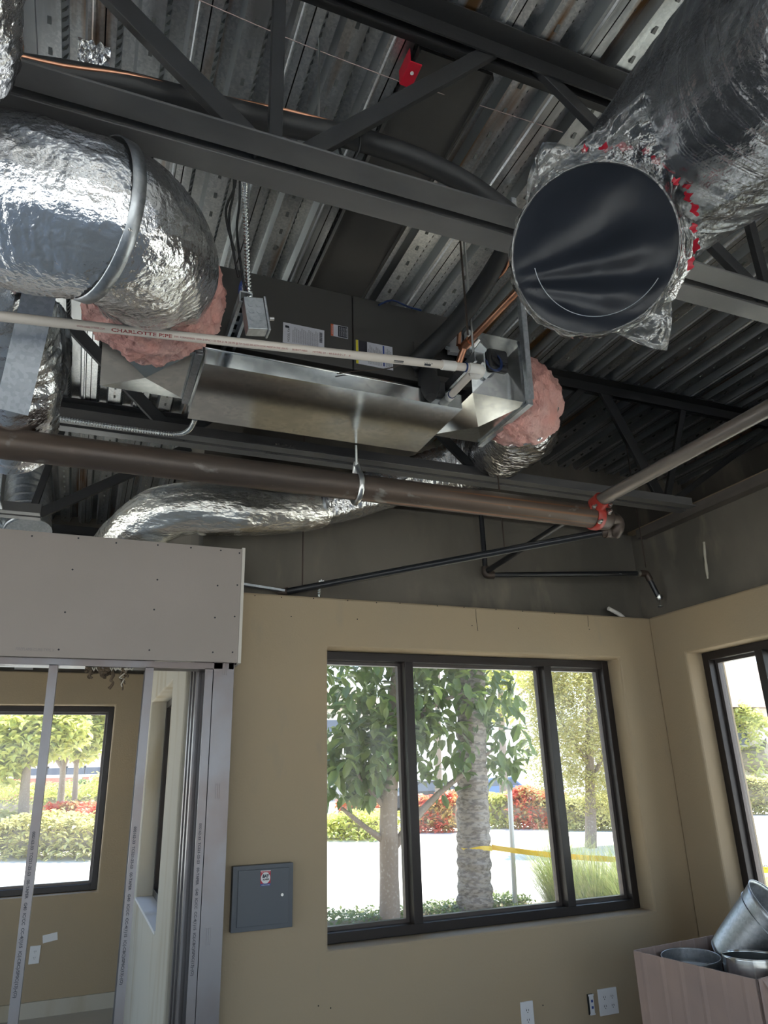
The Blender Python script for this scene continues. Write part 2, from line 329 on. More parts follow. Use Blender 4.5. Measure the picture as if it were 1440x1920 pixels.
# roof deck: corrugated ceiling
def deck():
    mb = MB(); ZB, ZT = 3.82, 3.872; y0, y1 = -3.6, 7.0; x = -4.5; per = .305; ph = .2872
    x = ph-.305*16-.04
    tabs = MB()
    while x < 4.7:
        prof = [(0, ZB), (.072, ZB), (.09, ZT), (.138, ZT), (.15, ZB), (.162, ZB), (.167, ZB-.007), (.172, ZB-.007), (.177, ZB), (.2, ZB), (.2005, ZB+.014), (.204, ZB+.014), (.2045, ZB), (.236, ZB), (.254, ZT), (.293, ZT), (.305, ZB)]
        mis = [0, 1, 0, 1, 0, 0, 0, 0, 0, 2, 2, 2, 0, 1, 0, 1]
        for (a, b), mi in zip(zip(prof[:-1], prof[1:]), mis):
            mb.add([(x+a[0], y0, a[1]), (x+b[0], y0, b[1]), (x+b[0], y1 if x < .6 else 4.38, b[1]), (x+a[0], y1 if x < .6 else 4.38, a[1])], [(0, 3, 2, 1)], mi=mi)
        if -1.4 < x < 4.3:
            yy = .4
            while yy < (6.7 if x < .6 else 4.25):
                c = x+.0375
                # small punched hanger tab
                tabs.add([(c-.006, yy, ZB), (c+.006, yy, ZB), (c+.006, yy+.022, ZB-.008), (c-.006, yy+.022, ZB-.008), (c-.006, yy+.026, ZB), (c+.006, yy+.026, ZB)], [(0,3,2,1), (3,4,5,2), (0,4,3), (1,2,5)])
                yy += .11
            # embossed dashes on the flank
            yy = .3
            while yy < (6.7 if x < .6 else 4.25):
                for (xa, xb, za, zb) in ((.074, .088, ZB, ZT), (.238, .252, ZB, ZT)):
                    tabs.add([(x+xa, yy, za), (x+xb, yy+.012, zb-.006), (x+xb, yy+.021, zb-.006), (x+xa, yy+.009, za), (x+(xa+xb)/2+.004, yy+.010, (za+zb)/2-.012)], [(0,4,1), (1,4,2), (2,4,3), (3,4,0)], mi=0)
                yy += .034
        x += per
    mb.add([(-4.6, y0, 3.95), (.7, y0, 3.95), (.7, y1, 3.95), (-4.6, y1, 3.95), (4.8, y0, 3.95), (4.8, 4.42, 3.95), (.7, 4.42, 3.95)], [(0, 1, 2, 3), (1, 4, 5, 6)], mi=0)
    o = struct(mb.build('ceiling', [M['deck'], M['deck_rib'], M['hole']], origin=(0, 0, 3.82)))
    t_ = tabs.build('deck_tab', [M['tab'], M['deck_rib']], parent=o); t_['kind'] = 'stuff'
    # smooth roof patch strip
    return o
ceil_o = deck()
pp = MB().box((.80, 1.5, 3.795), (1.08, 3.02, 3.812)).box((.80, 1.5, 3.775), (.806, 3.02, 3.795)).box((1.074, 1.5, 3.775), (1.08, 3.02, 3.795))
tag(pp.build('roof_patch_panel', mat('dark_patch_sheet', (.09, .085, .08), .4, .3)), 'smooth dark flat sheet patched under the corrugated deck above the first joist', 'panel')
# outside floor
M['asphalt'] = mat('sunlit_pale_paving', (.62, .6, .56), .9, var=[('noise', .8, None, (.54, .52, .48), .4, .7)])
M['soil'] = mat('mulch_soil', (.32, .27, .2), .95, var=[('noise', 6, None, (.22, .19, .12), .4, .7)])
struct(MB().box((-90, -60, -.35), (110, 110, -.14)).build('ground', M['asphalt'], origin=(0, 0, 0)))
struct(MB().box((1.5, 7.0, -.14), (12, 9.0, -.03)).build('planting_bed', M['soil']))
# overhangs added out of view to keep direct sun off the windows
struct(MB().box((3.62, -4.6, 3.1), (4.3, 4.0, 3.2)).box((-5.6, 6.85, 3.1), (1.6, 7.5, 3.2)).box((.72, 4.45, 3.1), (1.6, 6.85, 3.2)).build('unseen_sun_shade', M['tan']))
# ---------------------------------------------------------------- windows
def window(n, axis, pos, u0, u1, z0, z1, mulls, sign=1, fw=.045, dep=.11):
    """frame ring + mullions, face at pos, depth along +axis*sign; parts: stops and panes"""
    def bx(mb, a0, a1, b0, b1, d0, d1):
        p, q = pos+sign*d0, pos+sign*d1
        if axis == 'Y': mb.box((a0, p, b0), (a1, q, b1))
        else: mb.box((p, a0, b0), (q, a1, b1))
    f = MB()
    bx(f, u0, u0+fw, z0, z1, 0, dep); bx(f, u1-fw, u1, z0, z1, 0, dep); bx(f, u0+fw, u1-fw, z0, z0+fw, 0, dep); bx(f, u0+fw, u1-fw, z1-fw, z1, 0, dep)
    for m in mulls: bx(f, m-fw*.55, m+fw*.55, z0+fw, z1-fw, -.012, dep)
    o = struct(f.build('window_%d' % n, M['frame'], bevel=.002))
    edges = [u0+fw]+[e for m in mulls for e in (m-fw*.55, m+fw*.55)]+[u1-fw]
    for i in range(0, len(edges), 2):
        a, b = edges[i], edges[i+1]; s = MB(); w = .018
        bx(s, a, a+w, z0+fw, z1-fw, .05, .085); bx(s, b-w, b, z0+fw, z1-fw, .05, .085); bx(s, a+w, b-w, z0+fw, z0+fw+w, .05, .085); bx(s, a+w, b-w, z1-fw-w, z1-fw, .05, .085)
        s.build('glazing_stop', M['frame_side'], o)
        p = MB(); bx(p, a+.004, b-.004, z0+fw+.004, z1-fw-.004, .066, .071); p.build('pane', M['glass'], o)
    return o
window(1, 'Y', 3.715, W1[0]-.02, W1[1]-.002, .812, 2.193, [1.662, 2.58])
window(2, 'X', 3.44, W2[0]+.002, W2[1]-.002, .812, 2.193, [2.92, 1.95])
window(3, 'Y', 6.70, W3[0]+.002, W3[1]-.002, .782, 2.173, [-.95, -2.4])
window(4, 'X', .59, W4[0]+.002, W4[1]-.002, .812, 2.128, [5.1])
window(5, 'Y', -3.48, -3.798, 2.998, .102, 3.098, [-2.1, -.4, 1.3], fw=.06)  # rear glazing out of view, made this large to brighten the room
window(6, 'X', 3.44, -2.898, .498, .812, 2.193, [-1.75, -.6])
window(7, 'X', -4.32, -2.998, 6.198, .402, 2.598, [-1.6, -.2, 1.2, 3.0, 4.6], fw=.06)  # left wall glazing, unseen, added to let more daylight in
portal((2.1, 3.95, 1.5), 0, 0, (1.85, 1.35), (0, -1, 0)); portal((3.72, 2.17, 1.5), 0, 0, (2.3, 1.35), (-1, 0, 0))
portal((-1.82, 6.95, 1.48), 0, 0, (4.1, 1.36), (0, -1, 0)); portal((.8, 5.18, 1.47), 0, 0, (1.35, 1.3), (-1, 0, 0))
portal((-.4, -3.7, 1.6), 0, 0, (6.7, 2.95), (0, 1, 0)); portal((3.72, -1.2, 1.5), 0, 0, (3.3, 1.35), (-1, 0, 0)); portal((-4.5, 1.6, 1.5), 0, 0, (9.1, 2.15), (1, 0, 0))
# ================================================================ steel joists
def joist(name, y, x0, x1, webs, label, b1=None, lg=.085):
    t_ = thing(name, ((x0+x1)/2, y, 3.04), label, 'joist', 'steel bar joists under the roof deck')
    bx1 = b1 or x1
    tcx = MB()
    for s in (-1, 1):
        tcx.box((x0, y+s*.013, 3.806), (x1, y+s*.08, 3.812)); tcx.box((x0, y+s*.013, 3.745), (x1, y+s*.019, 3.806))
    tcx.build('top_chord', M['black_steel'], t_)
    bc = MB()
    for s in (-1, 1):
        bc.box((x0, y+s*.013, 3.04), (bx1, y+s*lg, 3.047)); bc.box((x0, y+s*.013, 3.047), (bx1, y+s*.02, 3.115))
    bc.build('bottom_chord', M['steel'], t_, bevel=.0015)
    for (xa, za, xb, zb, w) in webs:
        m = MB(); m.bar((xa, y, za), (xb, y, zb), w, .024, up=(0, 1, 0)); m.build('web_member', M['black_steel'], t_, bevel=.002)
    return t_
joist('roof_joist', 1.415, -4.3, 4.5, [(-1.3, 3.07, -.56, 3.79, .05), (.28, 3.07, -.5, 3.79, .058), (.31, 3.06, .31, 3.79, .036), (.36, 3.07, 1.03, 3.79, .05), (2.03, 3.07, 1.2, 3.79, .05), (2.06, 3.06, 2.06, 3.79, .036), (2.1, 3.07, 2.8, 3.79, .05)],
      'big dark steel roof joist nearest the viewer, crossing above the round duct mouth')
joist('roof_joist', 3.13, -4.3, 4.5, [(-1.3, 3.07, -.56, 3.79, .05), (.25, 3.07, -.49, 3.79, .055), (.29, 3.06, 1.05, 3.79, .05), (1.88, 3.07, 1.1, 3.79, .05), (1.9, 3.06, 1.9, 3.79, .036), (1.93, 3.07, 2.69, 3.79, .042), (3.14, 3.07, 2.8, 3.79, .07), (3.17, 3.07, 3.46, 3.78, .04), (3.2, 3.07, 4.3, 3.79, .035)],
      'dark steel roof joist above the thick brown sprinkler main, ending at the right wall', b1=3.36, lg=.07)
joist('roof_joist', 4.43, -4.3, .49, [(-.36, 3.06, .47, 3.62, .06), (-.4, 3.06, -.27, 3.79, .04)],
      'short-ended black roof joist far left behind the spiral duct', b1=-.35, lg=.07)
tag(MB().box((-4.2, 6.66, 3.62), (.5, 6.79, 3.74)).box((-4.2, 6.6, 3.62), (.5, 6.79, 3.635)).build('bearing_angle', M['black_steel']), 'black bearing angle on the far left wall below the deck', 'beam')
# ================================================================ air handler and plenums
nz = noise.noise
ah = thing('air_handler', (.77, 2.5, 3.02), 'long charcoal air handler cabinet hung under the deck with rating stickers', 'air handler')
MB().box((.27, 2.25, 3.02), (.825, 2.72, 3.36)).box((.829, 2.25, 3.02), (1.275, 2.72, 3.36)).build('cabinet', M['cabinet'], ah, bevel=.003)
FY = 2.2485
acc = MB().box((1.085, FY-.004, 3.035), (1.262, FY+.003, 3.2)).build('access_panel', M['cabinet'], ah, bevel=.002)
MB().box((1.185, FY-.006, 3.06), (1.255, FY-.003, 3.135)).cyl((1.14, FY-.006, 3.09), (1.14, FY-.003, 3.09), .02).build('port_opening', M['hole'], ah)
def sticker(pxs, parent, name, base, extra):
    """pxs: pixel corners left,right,top,bottom on the cabinet front"""
    (xl, yt), (xr, yb) = pxs
    a = at(xl, yt, 'Y', FY); b = at(xl, yb, 'Y', FY)
    x0, x1, z0, z1 = a.x, at(xr, yt, 'Y', FY).x, b.z, a.z
    o = MB().box((x0, FY-.0006, z0), (x1, FY+.001, z1)).build(name, M[base], parent)
    extra(o, x0, x1, z0, z1)
def lines(o, x0, x1, z0, z1, n, m='black_ink', txt='AIR HANDLER UNIT 208/230V 60HZ 1PH MAX FUSE', k=.75):
    mb = MB(); w = (x1-x0)/n
    for i in range(n):
        text_on(mb, txt[i % 5:], w*.95, (x0+w*(i+.75), FY-.0012, z0+.004), (0, 0, 1), (-1, 0, 0), width=(z1-z0-.008)*(k+.24*((i*7) % 4)/4))
    mb.build('fine_print', M[m], o)
def barcode(mb, x0, x1, z0, z1, n=14):
    z = z0; rnd = random.Random(3)
    while z < z1-.001:
        h = rnd.choice((.0012, .002, .003)); mb.box((x0, FY-.0014, z), (x1, FY-.0008, z+h)); z += h+rnd.choice((.0012, .002))
def ex1(o, x0, x1, z0, z1):
    w = x1-x0
    lines(o, x0+w*.22, x0+w*.86, z0+.004, z1-.004, 15)
    mb = MB(); barcode(mb, x0+w*.88, x0+w*.95, z0+.03, z1-.012); mb.box((x0+w*.05, FY-.0014, z1-.022), (x0+w*.14, FY-.0008, z1-.012))
    text_on(mb, 'MODEL FX4', .012, (x0+w*.16, FY-.0014, z0+.006), (0, 0, 1), (-1, 0, 0)); mb.build('barcode_print', M['black_ink'], o)
sticker(((531, 604), (608, 642)), ah, 'rating_sticker', 'label_white', ex1)
def ex2(o, x0, x1, z0, z1):
    w = x1-x0
    MB().box((x0, FY-.0012, z0), (x0+w*.15, FY-.0005, z1)).build('warning_band', M['label_orange'], o)
    q = MB().box((x0+w*.42, FY-.0012, z0+.002), (x1-.002, FY-.0005, z1-.002)).build('black_block', M['black_ink'], o)
    mb = MB(); 
    for i in range(5): text_on(mb, 'DISCONNECT POWER', .006, (x0+w*(.55+.1*i), FY-.0016, z0+.006), (0, 0, 1), (-1, 0, 0), width=(z1-z0)*.75)
    mb.build('fine_print', M['label_white'], o)
    mb = MB(); text_on(mb, 'WARNING', .008, (x0+w*.12, FY-.0016, z0+.006), (0, 0, 1), (-1, 0, 0), width=(z1-z0)*.75); mb.build('warning_word', M['label_white'], o)
sticker(((620, 607), (652, 629)), ah, 'warning_sticker', 'label_white', ex2)
def ex3(o, x0, x1, z0, z1):
    w = x1-x0
    MB().box((x0, FY-.0012, z0), (x0+w*.06, FY-.0005, z1)).build('caution_band', M['label_yellow'], o)
    MB().box((x0+w*.07, FY-.0012, z0+.03), (x0+w*.3, FY-.0005, z1)).build('black_block', M['black_ink'], o)
    MB().box((x0+w*.73, FY-.0012, z0+.01), (x0+w*.77, FY-.0005, z1-.004)).build('blue_block', M['label_blue'], o)
    lines(o, x0+w*.32, x0+w*.7, z0+.004, z1-.004, 9, txt='CAUTION CIRCUIT BREAKER WIRING'); lines(o, x0+w*.8, x0+w*.97, z0+.004, z1-.004, 4)
sticker(((667, 637), (735, 681)), ah, 'wiring_sticker', 'label_white', ex3)
# badge
bc_ = at(455, 545, 'Y', FY); rim = [(bc_.x+.016*math.cos(i*PI/16)+.0, FY-.002, bc_.z+.048*math.sin(i*PI/16)) for i in range(32)]
bd = MB().prism(rim, (0, .003, 0)).build('brand_badge', M['label_blue'], ah)
mb = MB(); text_on(mb, 'Carrier', .026, (bc_.x+.008, FY-.003, bc_.z-.038), (0, 0, 1), (-1, 0, 0), width=.076, bold=.0004); mb.build('badge_lettering', M['label_white'], bd)
# drain pan
pan = thing('drain_pan', (.755, 2.41, 2.9), 'long shallow galvanized drain pan slung under the charcoal cabinet', 'drain pan')
m = MB(); x0, x1, ya, yb, z0, z1, t_ = .263, 1.262, 2.2, 2.625, 2.9, 2.962, .002
m.box((x0, ya, z0), (x1, yb, z0+t_)); m.box((x0, ya, z0+t_), (x1, ya+t_, z1)); m.box((x0, yb-t_, z0+t_), (x1, yb, z1)); m.box((x0, ya+t_, z0+t_), (x0+t_, yb-t_, z1)); m.box((x1-t_, ya+t_, z0+t_), (x1, yb-t_, z1))
m.build('tray', M['galv'], pan)
MB().tube([(x0, ya-.001, z1), (x1, ya-.001, z1), (x1, yb, z1), (x0, yb, z1), (x0, ya-.001, z1)], .0035, 8).build('rolled_hem', M['galv'], pan)
MB().obox((1.165, 2.19, 2.965), (1, 0, 0), (0, 1, 0), (0, 0, 1), (.016, .012, .03)).build('float_switch', M['rubber'], pan, bevel=.003)
# plenums with cross-broken faces
def xface(mb, a, b, c, d, n, h=.008):
    a, b, c, d = map(Vector, (a, b, c, d)); o = (a+b+c+d)/4+Vector(n)*h
    mb.add([a, b, c, d, o], [(0, 1, 4), (1, 2, 4), (2, 3, 4), (3, 0, 4)])
def plenum(x0, x1, ya, yb, z0, z1, label, fl):
    t_ = thing('plenum_box', ((x0+x1)/2, (ya+yb)/2, z0), label, 'plenum', 'sheet metal plenum boxes')
    m = MB()
    xface(m, (x0, yb, z0), (x1, yb, z0), (x1, ya, z0), (x0, ya, z0), (0, 0, -1), .034)
    xface(m, (x0, ya, z0), (x1, ya, z0), (x1, ya, z1), (x0, ya, z1), (0, -1, 0), .022)
    xface(m, (x1, ya, z0), (x1, yb, z0), (x1, yb, z1), (x1, ya, z1), (1, 0, 0))
    xface(m, (x0, yb, z0), (x0, ya, z0), (x0, ya, z1), (x0, yb, z1), (-1, 0, 0))
    m.add([(x0, ya, z1), (x1, ya, z1), (x1, yb, z1), (x0, yb, z1)], [(0, 1, 2, 3)]); m.add([(x0, yb, z0), (x0, yb, z1), (x1, yb, z1), (x1, yb, z0)], [(0, 1, 2, 3)])
    m.build('casing', M['galv'], t_)
    f = MB()
    for X in fl:
        f.box((X-.012, ya-.016, z0-.016), (X+.012, yb+.01, z0-.003)); f.box((X-.012, ya-.016, z0-.003), (X+.012, ya-.003, z1+.01))
    f.build('drive_flange', M['galv_dull'], t_, bevel=.001)
    return t_
plenum(-.068, .235, 2.22, 2.565, 2.95, 3.33, 'galvanized plenum with a cross-broken face under the pink-wrapped left elbow', [.2445])
pr = plenum(1.285, 1.545, 2.15, 2.54, 2.95, 3.24, 'galvanized plenum at the right end of the charcoal cabinet, black fan on its front', [1.54])
fx, fz = (at(927, 682, 'Y', 2.15).x, at(927, 682, 'Y', 2.15).z)
f = MB(); f.box((fx-.046, 2.115, fz-.05), (fx+.046, 2.14, fz+.05)); fan = f.build('booster_fan', M['rubber'], pr, bevel=.012)
m = MB(); m.tube([(fx, 2.118, fz), (fx, 2.105, fz)], .036, 24); m.tube([(fx, 2.104, fz), (fx, 2.1, fz)], .014, 16)
for k in range(7):
    a = 2*PI*k/7; m.bar((fx+.012*math.cos(a), 2.106, fz+.012*math.sin(a)), (fx+.034*math.cos(a+.4), 2.103, fz+.034*math.sin(a+.4)), .012, .002, up=(0, 1, 0))
m.build('fan_wheel', M['black_steel'], fan)
m = MB()
for k in range(3):
    m.tube([(fx-.03-.035*math.cos(t*.5)-.006*k, 2.1-.004*k, fz-.03-.04*math.sin(t*.5)) for t in range(0, 9)], .002, 6, step=.01)
m.build('blue_wire', M['blue_tape'], fan)
# hanger struts under the unit
def strut(x, ya, yb, z, name_label):
    t_ = thing('strut_channel', (x, (ya+yb)/2, z), name_label, 'strut', 'slotted hanger struts under the cabinet')
    m = MB(); w = .0205
    m.box((x-w, ya, z+.036), (x+w, yb, z+.041)); m.box((x-w, ya, z), (x-w+.003, yb, z+.036)); m.box((x+w-.003, ya, z), (x+w, yb, z+.036)); m.box((x-w+.003, ya, z), (x-w+.01, yb, z+.003)); m.box((x+w-.01, ya, z), (x+w-.003, yb, z+.003))
    m.build('channel', M['galv_dull'], t_)
    s = MB(); y = ya+.03
    while y < yb-.03: s.box((x-.007, y, z+.0345), (x+.007, y+.028, z+.0358)); y += .05
    s.build('slots', M['hole'], t_)['kind'] = 'stuff'
    m = MB(); m.cyl((x, ya+.04, z+.02), (x, ya+.04, 3.80), .0048, 8); m.build('threaded_rod', M['zinc'], t_)
    for zz in (z+.03, z+.05): MB().cyl((x, ya+.04, zz), (x, ya+.04, zz+.008), .011, 6).build('hex_nut', M['zinc'], t_)
    return t_
strut(.345, 1.92, 2.74, 2.976, 'slotted metal strut under the left end of the charcoal cabinet')
strut(1.225, 1.98, 2.74, 2.976, 'slotted metal strut beside the white pipe elbow')
# big galvanized strut hanging at right of plenum
hs = thing('hanger_angle', (1.40, 1.9, 2.85), 'dark vertical hanger angle in front of the right plenum', 'hanger')
a = at(978, 500, 'Y', 1.95); b = at(997, 748, 'Y', 2.08)
m = MB(); m.bar(a+Vector((0, 0, .35)), b, .022, .003, up=(0, 1, 0)); m.bar(a+Vector((-.011, .012, .35)), b+Vector((-.011, .012, 0)), .003, .024, up=(0, 1, 0)); m.build('angle', M['galv_dull'], hs)
# ================================================================ junction box with flexible conduits
jb = thing('junction_box', (.37, 1.95, 2.88), 'square metal junction box hanging on flexible conduit beside the cabinet badge', 'junction box')
jc = at(477, 594, 'Y', 1.93); ux = Vector((.985, 0, .17)); uz = Vector((-.17, 0, .985)); jc = Vector(jc)
m = MB(); m.obox(jc, ux, (0, 1, 0), uz, (.032, .022, .058)); m.build('box_body', M['galv_dull'], jb, bevel=.002)
m = MB(); m.obox(jc+ux*.036, ux, (0, 1, 0), uz, (.004, .026, .062)); m.build('cover_plate', M['galv_dull'], jb, bevel=.002)
for dz in (-.042, -.02, .006, .03):
    for dx in (-.014, .012): MB().tube([jc+ux*dx+uz*dz+Vector((0, -.0215, 0)), jc+ux*dx+uz*dz+Vector((0, -.0235, 0))], .0085, 14).build('knockout', M['galv_dull'], jb)
m = MB(); m.cyl(jc+ux*.045+uz*(-.01)+Vector((0,-.01,0)), jc+ux*.06+uz*(-.01)+Vector((0,-.01,0)), .006, 8); m.build('cover_screw', M['zinc'], jb)
def flex(pts, r, m_, label=None, parent=None, name='flexible_conduit', cat='conduit', group=None):
    d = lambda L, t, p: .003*math.sin(L*2*PI/.011)
    mb = MB().tube(pts, r, 10, disp=d, step=.0022)
    o = mb.build(name, M[m_], parent)
    return tag(o, label, cat, group) if label else o
flex([jc+uz*.058, jc+uz*.11+Vector((-.004, 0, 0)), at(462, 440, 'Y', 1.85), at(459, 370, 'Y', 1.78), at(460, 335, 'Y', 1.7), at(466, 300, 'Y', 1.62)], .0085, 'galv', 'bright ribbed conduit dropping from the deck into the junction box')
cords = [((438, 300), (438, 360), (430, 400), (432, 440), (447, 520)), ((450, 300), (449, 380), (444, 430), (452, 500), (462, 560)), ((444, 300), (440, 350), (424, 390), (428, 430), (440, 470))]
for i, c in enumerate(cords):
    tag(MB().tube([at(x, y, 'Y', 1.95-.0006*(560-y)) for (x, y) in c], .004, 6, step=.02).build('control_wire', M['rubber']), 'thin dark control wire hanging beside the ribbed conduit, %s of three' % ['rightmost upper', 'longest', 'shortest'][i], 'wire', 'thin control wires')
# blue/red wires on the cabinet
tag(MB().tube([at(x, y, 'Y', 2.23) for (x, y) in ((710, 572), (735, 563), (765, 575), (790, 582))], .004, 6, step=.02).build('blue_wire', M['blue_tape']), 'dark blue wire lying along the top front edge of the cabinet', 'wire')
tag(MB().tube([at(x, y, 'Y', 2.19) for (x, y) in ((632, 701), (665, 696), (720, 692), (745, 686), (780, 676))], .0022, 6, step=.02).build('thermostat_wire', M['fitting']), 'thin brown wire drooping under the cabinet stickers', 'wire')
# ================================================================ white condensate pipe
pv = thing('condensate_pipe', (.4, 1.85, 2.75), 'cream plastic drain pipe crossing in front of the charcoal cabinet with red printing', 'pipe')
PR = .0138
A = at(-60, 586.5, 'Y', 1.85); B = at(828, 681, 'Y', 1.85); E_ = at(893, 691, 'Y', 1.85)
MB().tube([A, E_], PR, 24).build('pipe_run', M['pvc'], pv)
dv = (E_-A).normalized(); B = A+dv*(B-A).dot(dv)
MB().tube([B-dv*.0, B+dv*.05], PR+.0032, 24).build('coupling', M['pvc_white'], pv)
G = Vector(at(843, 744, 'Y', 2.19)); 
el = MB().tube([E_-dv*.03, E_, E_+dv*.018+Vector((.004, .008, 0)), E_+dv*.022+Vector((0, .03, -.004)), E_+(G-E_).normalized()*.06+dv*.006], PR+.0032, 20, step=.006); el.build('elbow', M['pvc_white'], pv)
MB().tube([E_+(G-E_).normalized()*.05, G], PR, 20).build('pipe_drop', M['pvc'], pv)
MB().tube([G-(G-E_).normalized()*.03, G+(G-E_).normalized()*.012], PR+.004, 20).build('end_adapter', M['pvc_white'], pv)
MB().tube([E_-dv*.045, E_-dv*.04], PR+.00325, 20).tube([G-(G-E_).normalized()*.038, G-(G-E_).normalized()*.034], PR+.003, 20).build('cement_ring', M['blue_tape'], pv)
def wrap_text(mb, txt, size, s0, width=None, bold=0, up=.8):
    vs, fs = text2d(txt, size, bold); x1 = max(v[0] for v in vs); k = (width/x1) if width else 1
    # subdivide not needed: glyphs are small against the radius
    side = dv.cross(Vector((0, 0, 1))).normalized(); upv = side.cross(dv).normalized()
    out = []
    for (x, y) in vs:
        th = up-.0+(-y+size*.35)/PR; n_ = (side*math.cos(th)-upv*math.sin(th)); out.append(A+dv*(s0+x*k)+n_*(PR+.0005))
    mb.add(out, fs)
def sx_(px):   # distance along pipe at pixel x
    p = at(px, 593.1+px*.1097, 'Y', 1.85); return (p-A).dot(dv)
mb = MB()
wrap_text(mb, 'WWW.CHARLOTTEPIPE.COM', .0072, sx_(144), width=sx_(196)-sx_(144))
wrap_text(mb, 'CHARLOTTE PIPE', .0125, sx_(208), width=sx_(322)-sx_(208), bold=.0003)
wrap_text(mb, 'PIPE  FORMADRAIN 1200H 3/4"', .0078, sx_(326), width=sx_(386)-sx_(326))
wrap_text(mb, 'PVC 1120 SDR 21 PR 200 PSI @ 73F CLASS 200 ASTM D2241 MADE IN THE USA FC', .0078, sx_(386), width=sx_(538)-sx_(386))
wrap_text(mb, 'BURST MED', .0078, sx_(546), width=sx_(574)-sx_(546)); wrap_text(mb, 'HYDRL 21 - 44 0-0-0-0 - 7    X', .008, sx_(584), width=sx_(655)-sx_(584))
mb.build('red_lettering', M['red_ink'], pv)
mb = MB(); wrap_text(mb, 'IIIIIIIII', .010, sx_(736), width=sx_(754)-sx_(736), bold=.0006, up=.95); wrap_text(mb, 'IIIIIII', .008, sx_(793), width=sx_(805)-sx_(793), bold=.0006, up=.95); wrap_text(mb, 'NSF E 28', .006, sx_(792), width=sx_(808)-sx_(792), up=.6); wrap_text(mb, 'D 2466', .007, sx_(838), width=sx_(846)-sx_(838)); mb.build('black_barcode', M['black_ink'], pv)
# ================================================================ line sets
ls = thing('refrigerant_line', (1.15, 1.9, 3.1), 'black foam-insulated refrigerant line running down to the cabinet port', 'pipe')
lp = [at(962, 440, 'Y', 1.6), at(940, 480, 'Y', 1.72), at(900, 545, 'Y', 1.9), at(855, 605, 'Y', 2.05), at(810, 650, 'Y', 2.16), at(772, 685, 'Y', 2.24)]
MB().tube(lp, [.031, .032, .036, .036, .037, .037], 18, step=.03).build('insulation', M['rubber'], ls)
MB().tube([p+Vector((.0, -.03, .01)) for p in [at(957, 475, 'Y', 1.66), at(940, 520, 'Y', 1.78), at(925, 535, 'Y', 1.84)]], .0055, 8, step=.02).build('thin_copper_tube', M['copper'], ls)
m = MB()
for pc in (at(868, 590, 'Y', 2.0),): m.tube([pc+Vector((-.03,0,.03)), pc+Vector((.03,-.02,.01)), pc+Vector((.05,0,.03))], .002, 6)
m.build('tie_wire', M['zinc'], ls)
cp = thing('copper_pipe', (1.3, 2, 3.1), 'bare copper pipe slanting down to the brass valve by the white elbow', 'pipe')
ca, cb = at(1000, 515, 'Y', 1.72), at(872, 648, 'Y', 2.13)
MB().tube([ca+(ca-cb)*.8, ca, cb], .0135, 16).build('tube', M['copper'], cp)
m = MB(); m.tube([cb+(cb-ca)*.05, cb, cb-(cb-ca)*.08], .019, 12); m.bar(cb+Vector((-.03, 0, -.005)), cb+Vector((-.02, 0, .07)), .016, .012); m.tube([cb, cb+Vector((-.01, .05, -.06))], .014, 12); m.build('valve_body', M['copper'], cp)
m = MB(); m.tube([cb+Vector((.03, -.01, -.005)), cb+Vector((.045, -.03, .02))], .012, 10); m.build('valve_cap', M['zinc'], cp)
# white brush-like foam block beside the line
fb = MB(); p0 = at(852, 640, 'Y', 2.2)
fb.obox(p0, (1, 0, .1), (0, 1, 0), (0, 0, 1), (.03, .012, .06))
for k in range(40):
    a = p0+Vector((-.03, -.012, -.055+.0028*k)); fb.bar(a, a+Vector((-.018-random.random()*.01, -.004, -.004+.01*random.random())), .002, .002)
tag(fb.build('bristle_block', M['white']), 'white bristled foam block behind the copper valve', 'insulation')
# black valve blob under the pipe
tag(MB().tube([at(800, 700, 'Y', 2.22), at(805, 722, 'Y', 2.2), at(808, 745, 'Y', 2.17)], [.035, .045, .02], 14, step=.02).build('drain_trap', M['rubber']), 'black drain trap hanging below the cream pipe near its coupling', 'trap')
# line set lying on the nearest joist
ln = thing('joist_line_set', (.1, 1.45, 3.15), 'black insulated line lying on the nearest joist with a copper tube on top', 'pipe')
pts = [at(-80, 95, 'Y', 1.56), at(0, 120, 'Y', 1.56), at(120, 138, 'Y', 1.56), at(240, 160, 'Y', 1.56), at(400, 200, 'Y', 1.55), at(560, 238, 'Y', 1.55), at(660, 258, 'Y', 1.54), at(760, 290, 'Y', 1.53), at(850, 330, 'Y', 1.53), at(915, 372, 'Y', 1.54), at(980, 425, 'Y', 1.56), lp[0]]
MB().tube([p for p in pts], .034, 16, step=.05).build('insulation', M['rubber'], ln)
MB().tube([at(-80, 82, 'Y', 1.53), at(0, 97, 'Y', 1.53), at(120, 124, 'Y', 1.53), at(240, 140, 'Y', 1.53), at(330, 163, 'Y', 1.53), at(430, 186, 'Y', 1.53), at(540, 208, 'Y', 1.53), at(630, 232, 'Y', 1.53)], .0065, 8, step=.04).build('copper_tube', M['copper'], ln)
# zip tie round web and line
m = MB(); zc = at(662, 245, 'Y', 1.42)
m.tube([zc+Vector((.032*math.cos(a), -.02*math.sin(a)+.03, .05*math.sin(a)-.01)) for a in [i*PI/8 for i in range(17)]], .004, 6, step=.01); tag(m.build('cable_tie', M['rubber']), 'black cable tie looped around the joist diagonal', 'tie')
